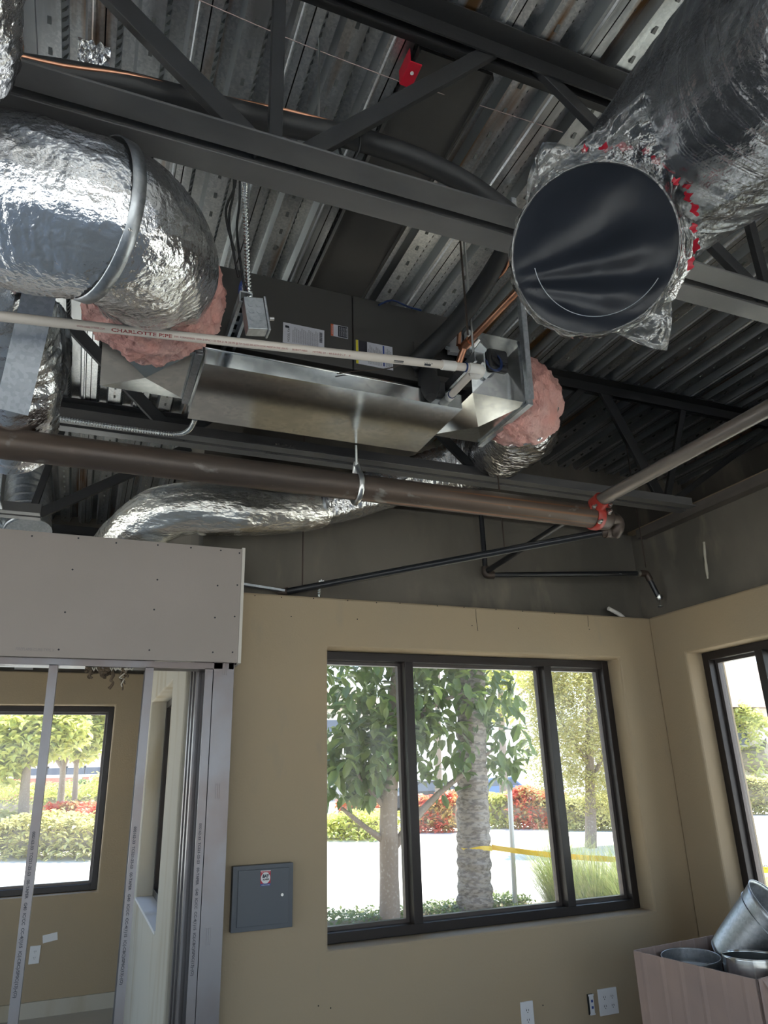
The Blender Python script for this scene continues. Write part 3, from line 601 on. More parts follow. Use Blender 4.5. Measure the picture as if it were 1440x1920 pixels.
# ================================================================ ducts
def foil_disp(amp, rib=0, seed=0, ribamp=.004):
    def d(L, t, p):
        q = Vector((p.x*9+seed, p.y*9, p.z*9)); v = nz(Vector((math.cos(t)*1.8+seed, math.sin(t)*1.8, L*5)))*amp*1.3+nz(q*3.1)*amp*.3
        r = abs(nz(Vector((math.cos(t)*6+seed, math.sin(t)*6, L*2.6))))*amp*.8
        if rib: v += ribamp*math.sin(L*2*PI/rib)
        return v+r
    return d
def fluff(amp, seed=0):
    return lambda L, t, p: nz(p*22+Vector((seed, 0, 0)))*amp+nz(p*60)*amp*.45+nz(p*140)*amp*.25
# left big duct
ld = thing('foil_duct', (0, 1.7, 2.7), 'large silver foil flexible duct bending down into the left plenum', 'duct')
lpth = [atd(-330, 320, 2.25), atd(-150, 350, 2.2), atd(0, 376, 2.12), atd(110, 396, 2.05), atd(200, 420, 2.03), atd(256, 458, 2.12), atd(280, 500, 2.25), atd(284, 530, 2.36)]
MB().tube(lpth, [.2, .2, .207, .197, .19, .19, .185, .172], 96, caps=True, disp=foil_disp(.0075, .02, 3, .0008), step=.006).build('foil_jacket', M['foil'], ld)
pk = [atd(286, 508, 2.34), atd(287, 536, 2.41), atd(286, 552, 2.49), atd(281, 566, 2.58)]
MB().tube(pk, [.185, .208, .215, .195], 140, caps=True, disp=fluff(.026, 1), step=.006).build('pink_insulation', M['pink'], ld)
# silver strap around it
def band(c, d, r, w, parent, name='support_strap'):
    d = Vector(d).normalized(); c = Vector(c); o = MB().tube([c-d*w/2, c-d*w/2.2, c+d*w/2.2, c+d*w/2], [r-.004, r, r, r-.004], 64, caps=False).build(name, M['galv_dull'], parent)
    return o
sp = [atd(x, y, d) for (x, y, d) in ((215, 318, 2.0), (236, 345, 1.93), (245, 385, 1.87), (240, 425, 1.83), (225, 462, 1.83), (200, 492, 1.86), (165, 512, 1.93))]
def ribbon(pts, w, m_, name, parent=None, step=.02, wd=None):
    P = MB().tube(pts, .01, 4, step=step).v; n = len(P)//4
    ctr = [sum((Vector(P[i*4+k]) for k in range(4)), Vector())/4 for i in range(n)]
    vs = []; 
    for i, c in enumerate(ctr):
        d = (ctr[min(i+1, n-1)]-ctr[max(i-1, 0)]).normalized(); nn = (c-Vector((0, 0, H))).normalized() if wd is None else Vector(wd)
        s_ = d.cross(nn).normalized()*w/2; t2 = s_.cross(d).normalized()*.0008; vs += [c-s_-t2, c+s_-t2, c+s_+t2, c-s_+t2]
    fs = []
    for i in range(n-1):
        for k in range(4): fs.append((i*4+k, i*4+(k+1) % 4, (i+1)*4+(k+1) % 4, (i+1)*4+k))
    return MB().add(vs, fs, True).build(name, m_, parent)
band(atd(186, 414, 2.03), (lpth[5]-lpth[3]), .203, .034, ld)
# second foil duct at left edge dropping behind
d2 = thing('foil_duct', (-.4, 2.3, 2.7), 'crumpled foil duct at the left edge behind the hanging metal track', 'duct')
MB().tube([atd(-160, 430, 2.6), atd(-60, 500, 2.68), atd(2, 580, 2.75), atd(24, 660, 2.85), atd(30, 740, 2.95), atd(20, 830, 3.15)], [.17, .17, .16, .15, .14, .14], 56, disp=foil_disp(.016, .05, 11), step=.014).build('foil_jacket', M['foil'], d2)
MB().tube([atd(92, 575, 2.9), atd(96, 640, 2.88), atd(92, 700, 2.95), atd(80, 760, 3.05), atd(78, 800, 3.1)], [.045, .06, .062, .06, .05], 36, disp=foil_disp(.012, 0, 5), step=.014).build('black_plastic_wrap', M['foil_dark'], d2)
MB().tube([atd(103, 590, 3.0), atd(113, 650, 2.98), atd(107, 710, 3.05), atd(104, 745, 3.1)], .006, 8, step=.02, disp=fluff(.004)).build('torn_edge', M['paper'], d2)
# third foil duct, top left corner
d3 = thing('foil_duct', (-.4, .9, 2.6), 'foil duct just showing in the top left corner of the view', 'duct')
MB().tube([atd(-112, -200, 1.7), atd(-105, -60, 1.75), atd(-100, 60, 1.85), atd(-115, 160, 1.95)], [.12, .125, .12, .1], 48, disp=foil_disp(.012, .045, 21), step=.014).build('foil_jacket', M['foil'], d3)
# right elbow and long lower foil duct
rd = thing('foil_duct', (1.0, 3.2, 2.7), 'long silver foil duct leaving the right plenum and sagging below the joist', 'duct')
rp_ = [(1.60, 2.36, 3.06), (1.70, 2.42, 3.04), (1.755, 2.56, 3.03), (1.73, 2.78, 3.06), (1.68, 3.0, 3.22), (1.72, 3.3, 3.2), (1.6, 3.5, 3.09), (1.35, 3.5, 2.99), (1.1, 3.5, 2.925), (.85, 3.47, 2.87), (.6, 3.45, 2.84), (.35, 3.47, 2.83), (.17, 3.62, 2.76), (.02, 3.85, 2.55), (-.02, 3.95, 2.3)]
MB().tube([(1.655, 2.4, 3.075), (1.75, 2.5, 3.09), (1.84, 2.68, 3.13), (1.93, 2.95, 3.19), (1.98, 3.22, 3.25), (1.92, 3.42, 3.26), (1.74, 3.5, 3.21), (1.5, 3.5, 3.11), (1.25, 3.5, 3.0), (1.09, 3.5, 2.945)], [.172, .182, .18, .17, .165, .155, .14, .12, .105, .105], 56, disp=foil_disp(.012, .045, 31), step=.013).build('upper_foil_jacket', M['foil'], rd)
MB().tube(rp_[8:], [.10, .118, .127, .132, .14, .135, .13], 64, disp=foil_disp(.008, .012, 41, .0015), step=.012).build('lower_foil_jacket', M['foil_soft'], rd)
MB().tube([(1.555, 2.335, 3.10), (1.60, 2.345, 3.095), (1.65, 2.38, 3.085), (1.69, 2.435, 3.075)], [.165, .182, .188, .182], 130, disp=fluff(.02, 9), step=.006).build('pink_insulation', M['pink'], rd)
band((1.075, 3.5, 2.93), (1, 0, .12), .112, .025, rd)
# big round duct with the bagged mouth
bdct = thing('bagged_duct', (1.1, 1.1, 2.5), 'huge foil duct hanging upper right, its round mouth covered with black film', 'duct')
bp_ = [atd(1112, 470, 1.60), atd(1124, 458, 1.76), atd(1160, 425, 1.92), atd(1225, 352, 1.97), atd(1312, 268, 1.88), atd(1412, 172, 1.74), atd(1520, 75, 1.6), atd(1620, -20, 1.48), atd(1740, -140, 1.38)]
MB().tube(bp_[1:], [.168, .185, .195, .205, .208, .205, .2, .2], 110, caps=False, disp=foil_disp(.005, .011, 51, .0016), step=.005).build('foil_jacket', M['foil_dark'], bdct)
mc = bp_[0]; mn = (Vector((0, 0, H))-mc).normalized(); mn = (mn+Vector((-.10, .0, .02))).normalized()
mu = mn.cross(Vector((0, 0, 1))).normalized()*-1; mu = cr-mn*cr.dot(mn); mu.normalize(); mv = mn.cross(mu).normalized()
if mv.dot(cu) < 0: mv = -mv
R0 = .163
# film stretched on mouth, with radial creases from the lower left
vs, fs = [mc-mn*.012], []; NR, NS = 30, 128
for i in range(1, NR+1):
    for k in range(NS):
        a = 2*PI*k/NS; r = R0*i/NR; x, y = r*math.cos(a), r*math.sin(a)
        dx, dy = x+.21, y+.065; an = math.atan2(dy, dx); dd = math.hypot(dx, dy)
        h = .0045*math.sin(an*15+1.6*math.sin(an*4))*math.exp(-abs(an)*.5)*min(1, dd/.2)*(1-(i/NR)**8) + .003*nz(Vector((x*14, y*14, 4))) - .012*(1-(i/NR)**2)
        vs.append(mc+mu*x+mv*y+mn*h)
for k in range(NS): fs.append((0, 1+k, 1+(k+1) % NS))
for i in range(NR-1):
    for k in range(NS): a0 = 1+i*NS; fs.append((a0+k, a0+NS+k, a0+NS+(k+1) % NS, a0+(k+1) % NS))
MB().add(vs, fs, True).build('black_film', M['bagdark'], bdct)
MB().tube([mc+mu*R0*math.cos(i*PI/48)+mv*R0*math.sin(i*PI/48) for i in range(97)], .0028, 8).build('mouth_ring', M['film'], bdct)
m = MB(); m.tube([mc+mu*(.132*math.cos(i*PI/60)+.012)+mv*(.138*math.sin(i*PI/60)+.01)+mn*.008 for i in range(66, 112)], .0008, 6); m.build('film_seam', M['galv_dull'], bdct)
# short inner collar with warm insulation behind the mouth
MB().tube([mc-mn*.002, mc-mn*.03, bp_[1]-mn*.0, bp_[2]*.5+bp_[1]*.5], [.1625, .163, .168, .18], 96, caps=False, disp=foil_disp(.006, 0, 61), step=.01).build('duct_collar', M['foil'], bdct)
# clear bag skirt
def skirt(seed, prof, z_off, name):
    vs, fs = [], []; NT, NI = 180, 22
    for i in range(NT+1):
        a = 2*PI*i/NT
        ro = prof(a)
        for j in range(NI+1):
            t = j/NI; r = R0*1.0+(ro-R0)*t
            wv = .012*nz(Vector((math.cos(a)*6+seed, math.sin(a)*6, t*4)))+.010*nz(Vector((math.cos(a)*16, math.sin(a)*16+seed, t*3)))
            vs.append(mc+mu*r*math.cos(a)+mv*r*math.sin(a)+mn*(z_off(t, a)+wv*t*1.6))
    for i in range(NT):
        for j in range(NI): b = i*(NI+1)+j; fs.append((b, b+1, b+NI+2, b+NI+1))
    MB().add(vs, fs, True).build(name, M['film'], bdct)
def bump_(a, c, w, h):
    d = math.atan2(math.sin(a-c), math.cos(a-c)); return h*max(0, 1-abs(d)/w)
def px2a(x, y): return math.atan2(-(y-470), x-1112)
prof1 = lambda a: R0*1.02+bump_(a, px2a(1205, 215), .62, .155)+bump_(a, px2a(1240, 622), .38, .085)+bump_(a, px2a(1010, 290), .5, .075)+bump_(a, px2a(1260, 470), .8, .02)+bump_(a, px2a(985, 470), .8, .008)+.006*nz(Vector((math.cos(a)*5, math.sin(a)*5, 2)))
skirt(1, prof1, lambda t, a: -.03*t*(1 if math.sin(a) > -.3 else .2), 'clear_bag')
# crumpled bag sleeve with red print around the collar
MB().tube([mc-mn*.004, mc-mn*.04, bp_[1]-mn*.01, bp_[2]*.45+bp_[1]*.55], [.166, .174, .184, .2], 110, caps=False, disp=lambda L, t, p: nz(p*26)*.012+nz(p*70)*.005, step=.008).build('bag_sleeve', M['film'], bdct)
for k in range(13):
    a = math.radians((12, 22, 30, 41, 50, 58, 66, 78, 88, 100, 2, -8, 36)[k]); dp = (.03, .07, .05, .03, .075, .045, .08, .06, .035, .05, .05, .03, .09)[k]
    rd_ = mu*math.cos(a)+mv*math.sin(a); c = mc+rd_*(.174+dp*.2+.008)-mn*dp*.3; tg = (mv*math.cos(a)-mu*math.sin(a)-mn*.9*math.sin(k*2.3)).normalized()
    m = MB(); w_ = .007+.003*((k*5) % 3); P_ = []
    for j in range(7): P_.append(c+tg*(j-3)*w_/2.2+rd_*.002*math.sin(j*1.7+k))
    s2_ = (mn*.35+rd_).normalized(); vs = []
    for j, p in enumerate(P_): hw = .0075*(1-abs(j-3)/4)*(1+.4*math.sin(j*2+k)); vs += [p-s2_*hw, p+s2_*hw]
    m.add(vs, [(2*j, 2*j+1, 2*j+3, 2*j+2) for j in range(6)]); m.build('red_bag_print', M['red_tag'], bdct)
# ================================================================ hanging track, spiral ducts
tr_ = thing('hanging_track', (-.27, 2.2, 2.68), 'bent galvanized track hanging between the foil ducts, with a square knockout', 'track')
a1, a2 = atd(81, 520, 2.5), atd(22, 772, 2.5); dd_ = (a2-a1).normalized(); nn_ = (Vector((0, 0, H))-a1).normalized(); sd_ = dd_.cross(nn_).normalized()
if sd_.dot(cr) < 0: sd_ = -sd_
m = MB(); m.bar(a1, a2, .001, .001)
m = MB(); c = (a1+a2)/2; L = (a2-a1).length
m.obox(c, dd_, sd_, nn_, (L/2, .046, .0012)); m.obox(c+sd_*.045-nn_*.012, dd_, sd_, nn_, (L/2, .0012, .012)); m.obox(c-sd_*.045-nn_*.012, dd_, sd_, nn_, (L/2, .0012, .012))
m.build('channel', M['galv_dull'], tr_)
m = MB(); kc = atd(47, 668, 2.494); m.obox(kc, dd_, sd_, nn_, (.025, .018, .0008)); m.build('knockout', M['galv'], tr_)
m = MB(); b1_ = atd(81, 520, 2.5); m.obox(b1_+sd_*.05+Vector((0, .02, 0)), sd_, dd_, nn_, (.1, .002, .03)); m.build('top_leg', M['black_steel'], tr_)
sdct = thing('spiral_duct', (-.52, 5.2, 3.0), 'bright ribbed round duct at far left behind the black joist end', 'duct')
MB().tube([at(50, 850, 'Y', 5.3), at(52, 1000, 'Y', 4.95)], .138, 40, disp=lambda L, t, p: .009*max(0, math.sin((L+t*.012)*2*PI/.075)-.8)*5, step=.006).build('spiral_shell', M['galv_dull'], sdct)
s2 = thing('spiral_duct', (-.75, 5.2, 2.9), 'lower left stub of ribbed round duct above the gypsum board', 'duct')
MB().tube([at(-60, 960, 'Y', 4.9), at(30, 985, 'Y', 5.1)], .11, 40, disp=lambda L, t, p: .004*max(0, math.sin(L*2*PI/.06)-.8)*5, step=.008).build('spiral_shell', M['galv'], s2)
s3 = thing('rectangular_duct', (-.5, 3.4, 2.8), 'narrow galvanized duct edge at the left border under the main', 'duct')
m = MB(); pa, pb = at(-12, 860, 'Y', 3.3), at(-22, 945, 'Y', 3.3); m.bar(pa, pb, .1, .12, up=(0, 1, 0)); m.build('duct_body', M['galv_dull'], s3, bevel=.003)
# ================================================================ sprinkler piping
sm = thing('sprinkler_main', (.9, 2.64, 2.64), 'thick brown steel sprinkler main crossing below the joist', 'pipe')
ZM = 2.70
MB().tube([(-4.2, 2.64, ZM), (2.22, 2.635, ZM)], .057, 40, step=.2).build('main_pipe', M['rust_pipe'], sm)
mb = MB()
def wrap_main(mb, px, py, txt, size):
    p = at(px, py, 'Y', 2.585); vs, fs = text2d(txt, size, .0006)
    mb.add([(p.x+x, 2.64-.0578*math.cos((z+p.z-ZM-.0)/.057), ZM+.0578*math.sin((z+p.z-ZM)/.057)) for (x, z) in vs], fs)
wrap_main(mb, 1044, 963, '1/2G', .042); wrap_main(mb, 930, 962, 'v', .03)
mb.build('chalk_mark', M['paper'], sm)
def ring(cx, r, w, m_, name, parent, cy=2.635, cz=ZM):
    return MB().tube([(cx-w/2, cy, cz), (cx-w*.3, cy, cz), (cx+w*.3, cy, cz), (cx+w/2, cy, cz)], [r*.93, r, r, r*.93], 32).build(name, m_, parent)
mt = thing('mechanical_tee', (2.17, 2.6, 2.7), 'red grooved coupling clamping the grey branch pipe to the main', 'coupling')
ring(2.2, .066, .045, M['red'], 'coupling_half', mt)
MB().tube([(2.19, 2.6, ZM+.045), (2.187, 2.55, ZM+.06)], [.045, .038], 24).build('branch_collar', M['red'], mt)
for (dx, dy, dz) in ((-.048, -.055, .02), (.05, -.055, .04), (-.02, -.05, -.05), (.035, -.06, .0)):
    c = Vector((2.195+dx, 2.635+dy, ZM+dz)); m = MB(); m.cyl(c, c+Vector((0, -.03, .004)), .006, 8); m.tube([c+Vector((0, -.006, 0)), c+Vector((0, -.016, .002))], .011, 6); m.build('bolt', M['zinc'], mt)
for c in ((2.148, 2.595, ZM+.025), (2.243, 2.595, ZM+.045)): MB().obox(c, (1, 0, 0), (0, 1, 0), (0, 0, 1), (.014, .02, .012)).build('bolt_lug', M['red'], mt, bevel=.004)
br = thing('branch_pipe', (2.2, 1.5, 2.76), 'grey steel branch pipe rising to the right from the red coupling', 'pipe')
MB().tube([(2.187, 2.585, ZM+.058), (2.187, -3.3, ZM+.075)], .0305, 28).build('pipe_run', M['grey_pipe'], br)
ce = thing('reducing_elbow', (2.3, 2.66, 2.62), 'cast pipe elbow at the end of the brown main', 'fitting')
MB().tube([(2.21, 2.635, ZM), (2.27, 2.635, ZM), (2.29, 2.635, ZM)], [.062, .06, .04], 28).build('reducer', M['fitting'], ce)
e0 = at(1150, 995, 'Y', 2.68)
MB().tube([(2.28, 2.635, ZM), (2.325, 2.64, ZM), (2.345, 2.65, ZM-.02), (2.34, 2.665, ZM-.055), e0+Vector((.0, 0, -.005)), e0+Vector((-.045, .01, -.006))], .033, 24, step=.012).build('elbow', M['fitting'], ce)
bp1 = thing('sprinkler_branch', (1.6, 3.1, 2.5), 'thin black pipe slanting from the main elbow down left to the back wall', 'pipe')
pA = at(1140, 996, 'Y', 2.68); pB = at(540, 1109, 'Y', 3.66)
MB().tube([pA, pB], .0185, 16).build('pipe_run', M['black_pipe'], bp1)
MB().tube([pA, pA+(pB-pA).normalized()*.03], .026, 16).tube([pB-(pB-pA).normalized()*.0, pB+(pB-pA).normalized()*.05], .024, 16).build('end_fitting', M['fitting'], bp1)
bp2 = thing('sprinkler_drop', (2.5, 3.2, 2.5), 'black pipe loop with an elbow and sprinkler head near the right corner', 'pipe')
q0 = at(905, 880, 'Y', 3.64); q1 = at(911, 1078, 'Y', 3.64); q2 = at(1212, 1075, 'Y', 3.5); q3 = at(1236, 1122, 'Y', 3.49); q4 = at(1239, 1143, 'Y', 3.49)
MB().tube([(q1.x, q1.y, 3.55), q1], .0155, 14).tube([q1, q2], .0155, 14).build('pipe_run', M['black_pipe'], bp2)
def elb(c, d1, d2, r, parent, n='elbow'):
    d1, d2 = Vector(d1).normalized(), Vector(d2).normalized()
    return MB().tube([c+d1*.05, c+d1*.025, c+(d1+d2)*.004, c+d2*.025, c+d2*.05], [r, r*.97, r, r*.97, r], 16, step=.008).build(n, M['fitting'], parent)
elb(q1, (0, 0, 1), q2-q1, .024, bp2); elb(q2, q1-q2, q3-q2, .022, bp2)
MB().tube([q2, q3], .0165, 14).build('drop_nipple', M['black_pipe'], bp2)
m = MB(); d_ = (q4-q3).normalized(); m.tube([q3-d_*.02, q3, q3+d_*.012], [.02, .021, .014], 12); hd = m.build('sprinkler_head', M['zinc'], bp2)
m = MB(); m.bar(q3+d_*.01+Vector((.011, 0, 0)), q3+d_*.05+Vector((.003, 0, 0)), .003, .004); m.bar(q3+d_*.01-Vector((.011, 0, 0)), q3+d_*.05-Vector((.003, 0, 0)), .003, .004); m.cyl(q3+d_*.05, q3+d_*.053, .017, 16); m.build('deflector', M['zinc'], hd)
MB().tube([q2+(q1-q2).normalized()*.07, q2+(q1-q2).normalized()*.05], .021, 14).build('pipe_ring', M['zinc'], bp2)
bp3 = thing('sprinkler_brace_pipe', (2.1, 2.9, 2.6), 'short black pipe slanting up from the loop elbow towards the main', 'pipe')
r1 = at(1052, 983, 'Y', 2.9); MB().tube([q1+Vector((0, -.03, .02)), r1, r1+(r1-q1)*.25], .0165, 14).build('pipe_run', M['black_pipe'], bp3)
def rod(p, q, label, r=.004):
    return tag(MB().cyl(p, q, r, 8).build('threaded_rod', M['fitting']), label, 'rod', 'thin hanger rods')
h1 = at(1211, 1064, 'Y', 3.5); rod((h1.x, h1.y, 3.78), h1, 'thin rod holding the pipe loop near its right elbow')
h2 = Vector(at(567, 1098, 'Y', 3.62)); rod((h2.x, h2.y, 3.78), h2, 'thin rod holding the left end of the slanting black pipe')
h3 = Vector(at(946, 1028, 'Y', 2.98)); rod((h3.x, h3.y, 3.78), h3, 'thin rod holding the slanting black pipe at its middle')
h4 = at(598, 120, 'Y', 1.6); rod((h4.x, 1.6, 3.2), (h4.x, 1.6, 3.82), 'short silver rod above the nearest joist').data.materials[0] = M['zinc']
h5 = at(871, 550, 'Y', 1.9); rod((h5.x, 1.9, 3.02), (h5.x, 1.9, 3.8), 'thin silver rod beside the black insulated line')
cl = thing('clevis_hanger', (.99, 2.64, 2.64), 'steel clevis hanger carrying the brown sprinkler main', 'hanger')
cxp = at(675, 905, 'Y', 2.6).x
pts = [(cxp, 2.64+.066*math.sin(a), ZM+.0-.066*math.cos(a)) for a in [-2.6+i*5.2/24 for i in range(25)]]
ribbon([(cxp, 2.64, ZM+.12)]+pts+[(cxp, 2.64, ZM+.12)], .022, M['zinc'], 'clevis_band', cl, step=.01, wd=None)
MB().cyl((cxp, 2.64, ZM+.1), (cxp, 2.64, 2.898), .0055, 8).build('rod', M['zinc'], cl)
MB().cyl((cxp, 2.64, ZM+.1), (cxp, 2.64, ZM+.112), .011, 6).build('nut', M['zinc'], cl)
# flex conduit lying on the second joist
flex([at(x, y, 'Y', Y) for (x, y, Y) in ((-60, 764, 3.0), (0, 771, 3.0), (100, 783, 3.0), (200, 798, 3.0), (280, 809, 3.0), (330, 814, 2.98), (352, 808, 2.9), (362, 795, 2.8), (366, 785, 2.7))], .0085, 'galv', 'ribbed metal conduit lying along the second joist below the left plenum')
# pencil marks on the joist
mb = MB(); pj = at(500, 858, 'Z', 3.039)
text_on(mb, "5'-6\" 1/4", .032, (pj.x, 3.04, 3.0395), (1, 0, 0), (0, -1, 0)); text_on(mb, 'L 5.5"', .032, (pj.x-.02, 3.115+.03, 3.0395), (1, 0, 0), (0, -1, 0))
jt2 = [o for o in bpy.data.objects if o.name.startswith('roof_joist')][1]
mb.build('pencil_writing', M['ink_pencil'], jt2)
# red tag, strings
rt = at(770, 140, 'Z', 3.74); m = MB(); m.obox(rt, (1, 0, 0), (0, 1, 0), (0, 0, 1), (.022, .045, .003)); m.obox(rt+Vector((-.02, 0, .03)), (1, 0, 0), (0, 1, 0), (0, 0, 1), (.002, .045, .03)); o = m.build('red_anchor_tag', M['red_tag'], bevel=.002); tag(o, 'bright red plastic tag on the deck at the top centre', 'tag')
MB().tube([rt+Vector((0, -.01, -.004)), rt+Vector((0, -.01, -.007))], .006, 12).build('rivet', M['white'], o)
def string(pts, label): return tag(MB().tube(pts, .0016, 5, step=.1).build('nylon_string', M['string']), label, 'string', 'pink nylon strings under the deck')
string([at(350, -10, 'Z', 3.8), at(560, 80, 'Z', 3.8), at(755, 155, 'Z', 3.8)], 'pink string stretched from the top edge to the red tag')
string([at(810, 170, 'Z', 3.792), at(930, 207, 'Z', 3.812), at(1055, 248, 'Z', 3.817)], 'pink string stretched right of the red tag towards the big duct')
# crumpled tape scrap near the top left, small green plate
tp = MB(); c = at(176, 115, 'Z', 3.78); n = 9
tp.add([c+Vector((.05*(i/n-.5)*2, .07*(j/n-.5)*2, .03*nz(Vector((i*.9, j*.8, 3))))) for i in range(n+1) for j in range(n+1)], [(i*(n+1)+j, (i+1)*(n+1)+j, (i+1)*(n+1)+j+1, i*(n+1)+j+1) for i in range(n) for j in range(n)]); tag(tp.build('foil_tape_scrap', M['foil']), 'crumpled foil tape scrap stuck to the deck at upper left', 'tape')
c = at(1030, 150, 'Z', 3.79); tag(MB().obox(c, (1, .3, 0), (-.3, 1, 0), (0, 0, 1), (.035, .02, .003)).build('clip_plate', M['galv']), 'small shiny clip plate below the top chord right of the diagonal', 'clip')
c = at(1305, 55, 'Z', 3.5); tag(MB().obox(c, (1, .2, 0), (-.2, 1, 0), (0, 0, 1), (.06, .07, .002)).build('duct_flap', M['galv_dull']), 'dark folded flap resting on top of the big foil duct', 'flap')
# ================================================================ partition: studs and gypsum board
BY = 3.47
b = thing('gypsum_board', (-.3, BY, 2.08), 'grey gypsum board screwed across the top of the stud partition', 'board')
m = MB(); m.box((-1.4, BY, 2.08), (.662, BY+.016, 2.647)); m.build('panel', M['board'], b, bevel=.001)
MB().box((.663, BY+.001, 2.078), (.678, BY+.12, 2.655)).build('corner_strip', M['board_edge'], b)
m = MB()
for (x, y) in ((60, 1005), (147, 1009), (218, 1018), (296, 1022), (358, 1027), (414, 1032), (449, 1037), (136, 1068), (295, 1087), (408, 1098), (445, 1097), (289, 1143), (122, 1148), (403, 1158), (440, 1156), (110, 1218), (280, 1219), (399, 1223), (436, 1223)):
    p = at(x, y, 'Y', BY); m.cyl((p.x, BY-.0008, p.z), (p.x, BY+.001, p.z), .0042, 10)
s_ = m.build('screw_head', M['black_ink'], b); s_['kind'] = 'stuff'
mb = MB(); p0 = at(29, 1219, 'Y', BY); text_on(mb, 'FIREFLAME CURB TYPE X', .018, (p0.x, BY-.0006, p0.z), (1, 0, -.01), (0, 0, 1), width=at(102, 1221, 'Y', BY).x-p0.x); mb.build('faint_stamp', mat('faint_stamp_ink', (.26, .235, .235), .8), b)
def flange_stud(x, y, label, txt=True, w=.036, xt=None, grp='steel studs of the open partition'):
    xt = x if xt is None else xt; t_ = thing('steel_stud', (x, y, 0), label, 'stud', grp)
    m = MB(); 
    def piece(xa, xb, ya, yb): 
        m.add([(x+xa, ya, 0), (x+xb, ya, 0), (x+xb, yb, 0), (x+xa, yb, 0), (xt+xa, ya, 2.1), (xt+xb, ya, 2.1), (xt+xb, yb, 2.1), (xt+xa, yb, 2.1)], [(3,2,1,0),(4,5,6,7),(0,1,5,4),(1,2,6,5),(2,3,7,6),(3,0,4,7)])
    piece(-w/2, w/2, y, y+.0015); piece(w/2-.0015, w/2, y+.0015, y+.092); piece(-w/2, w/2-.0015, y+.0905, y+.092); piece(-w/2, -w/2+.0015, y+.0015, y+.01)
    m.build('channel', M['stud'], t_)
    if txt:
        mb = MB(); dx = (xt-x)/2.1
        text_on(mb, '00S162-33  TCS21-25-S3   00-TAPER   G40  IC/CC  CC-4(1)15  IC(-CBC)/SP0C(13)-(O)', .0155, (x-w*.2+dx*1.38, y-.001, 1.38), (-dx, 0, -1), (1, 0, -dx), bold=.0003, width=.58); mb.build('black_stencil', M['black_ink'], t_)
    return t_
flange_stud(-.112, 3.5, 'leftmost steel stud, standing in front of the left window', xt=-.14)
flange_stud(.255, 3.5, 'middle steel stud of the partition with black stencilled print', xt=.266)
flange_stud(.537, 3.5, 'narrow printed steel stud just left of the wide corner stud', xt=.535)
wst = thing('corner_stud', (.6, 3.5, 0), 'wide flat steel stud at the corner with two embossed slots', 'stud')
m = MB(); m.box((.557, 3.498, 0), (.652, 3.5, 2.09)); m.box((.65, 3.5, 0), (.652, 3.6, 2.09)); m.box((.557, 3.5, 0), (.559, 3.53, 2.09)); m.build('channel', M['stud'], wst)
for (x, y) in ((409, 1483), (392, 1756), (423, 1253)):
    m = MB(); p = at(x, y, 'Y', 3.497)
    for dx in (-.011, -.003, .005): m.box((p.x+dx, 3.4945, p.z-.032), (p.x+dx+.005, 3.498, p.z+.032))
    m.box((p.x-.015, 3.4972, p.z-.04), (p.x+.015, 3.498, p.z+.04))
    m.build('embossed_slot', M['stud'], wst)
for i, (y, l) in enumerate(((3.63, 'nearest'), (3.735, 'middle'), (3.84, 'farthest'))):
    t_ = thing('wall_stud', (.49, y, 0), '%s of three bare studs where the side wall board is cut away' % l, 'stud', 'bare studs in the side wall end')
    m = MB(); m.box((.495, y-.018, 0), (.4965, y+.018, 2.12)); m.box((.4965, y+.0165, 0), (.58, y+.018, 2.12)); m.box((.4965, y-.018, 0), (.505, y-.0165, 2.12)); m.box((.58, y-.018, 0), (.5815, y+.018, 2.12)); m.build('channel', M['stud'], t_)
struct(MB().box((.6, 3.62, 0), (.66, 3.92, 2.46)).box((.48, 3.6, 2.12), (.66, 3.92, 2.46)).build('wall_side_end', M['raw_drywall']))
tk = MB().box((-1.4, 3.5, 2.05), (.65, 3.592, 2.053)).box((-1.4, 3.498, 2.053), (.65, 3.4995, 2.08)); tag(tk.build('head_track', M['stud']), 'galvanized head track across the tops of the studs under the board', 'track')
# window corner post in side opening
# torn fibres hanging
fs_ = MB()
for k in range(26):
    x = at(random.uniform(172, 248), 1245, 'Y', 3.55).x; ln_ = random.uniform(.02, .05)*(1.8 if .1 < x < .2 else 1)
    p = Vector((x, 3.55+random.uniform(-.03, .03), 2.06)); P = [p]
    for j in range(6): p = p+Vector((random.uniform(-.016, .016), random.uniform(-.01, .01), -ln_/4*random.uniform(.4, 1.2))); P.append(p)
    fs_.tube(P, random.uniform(.003, .008), 6, step=.008, disp=fluff(.004, k))
tag(fs_.build('fibre_scraps', M['fibre']), 'brown fluffy scraps dangling under the board between two studs', 'scrap', kind='stuff')
fp = MB()
for (a, b_) in ((172, 205), (205, 240), (0, 60), (225, 250)):
    P = [at(a+(b_-a)*t/9, 1246+(12*abs(math.sin(t*1.7)) if a > 100 else 1.5*math.sin(t*3)), 'Y', 3.53) for t in range(10)]; fp.tube(P, .0035, 5, step=.01, disp=fluff(.002))
p = at(232, 1252, 'Y', 3.53); fp.tube([p, p+Vector((.01, 0, -.02)), p+Vector((-.015, 0, -.045)), p+Vector((.006, 0, -.05)), p+Vector((-.004, 0, -.075)), p+Vector((.0, 0, -.085))], .003, 5, step=.01)
tag(fp.build('torn_paper', M['paper']), 'pale torn paper edge curling under the gypsum board', 'paper')
c = at(45, 1251, 'Y', 6.79); tag(MB().obox(c, (1, 0, 0), (0, 1, 0), (0, 0, 1), (.07, .008, .02)).build('wall_bracket', M['white']), 'small white bracket on the dark wall seen under the board', 'bracket')
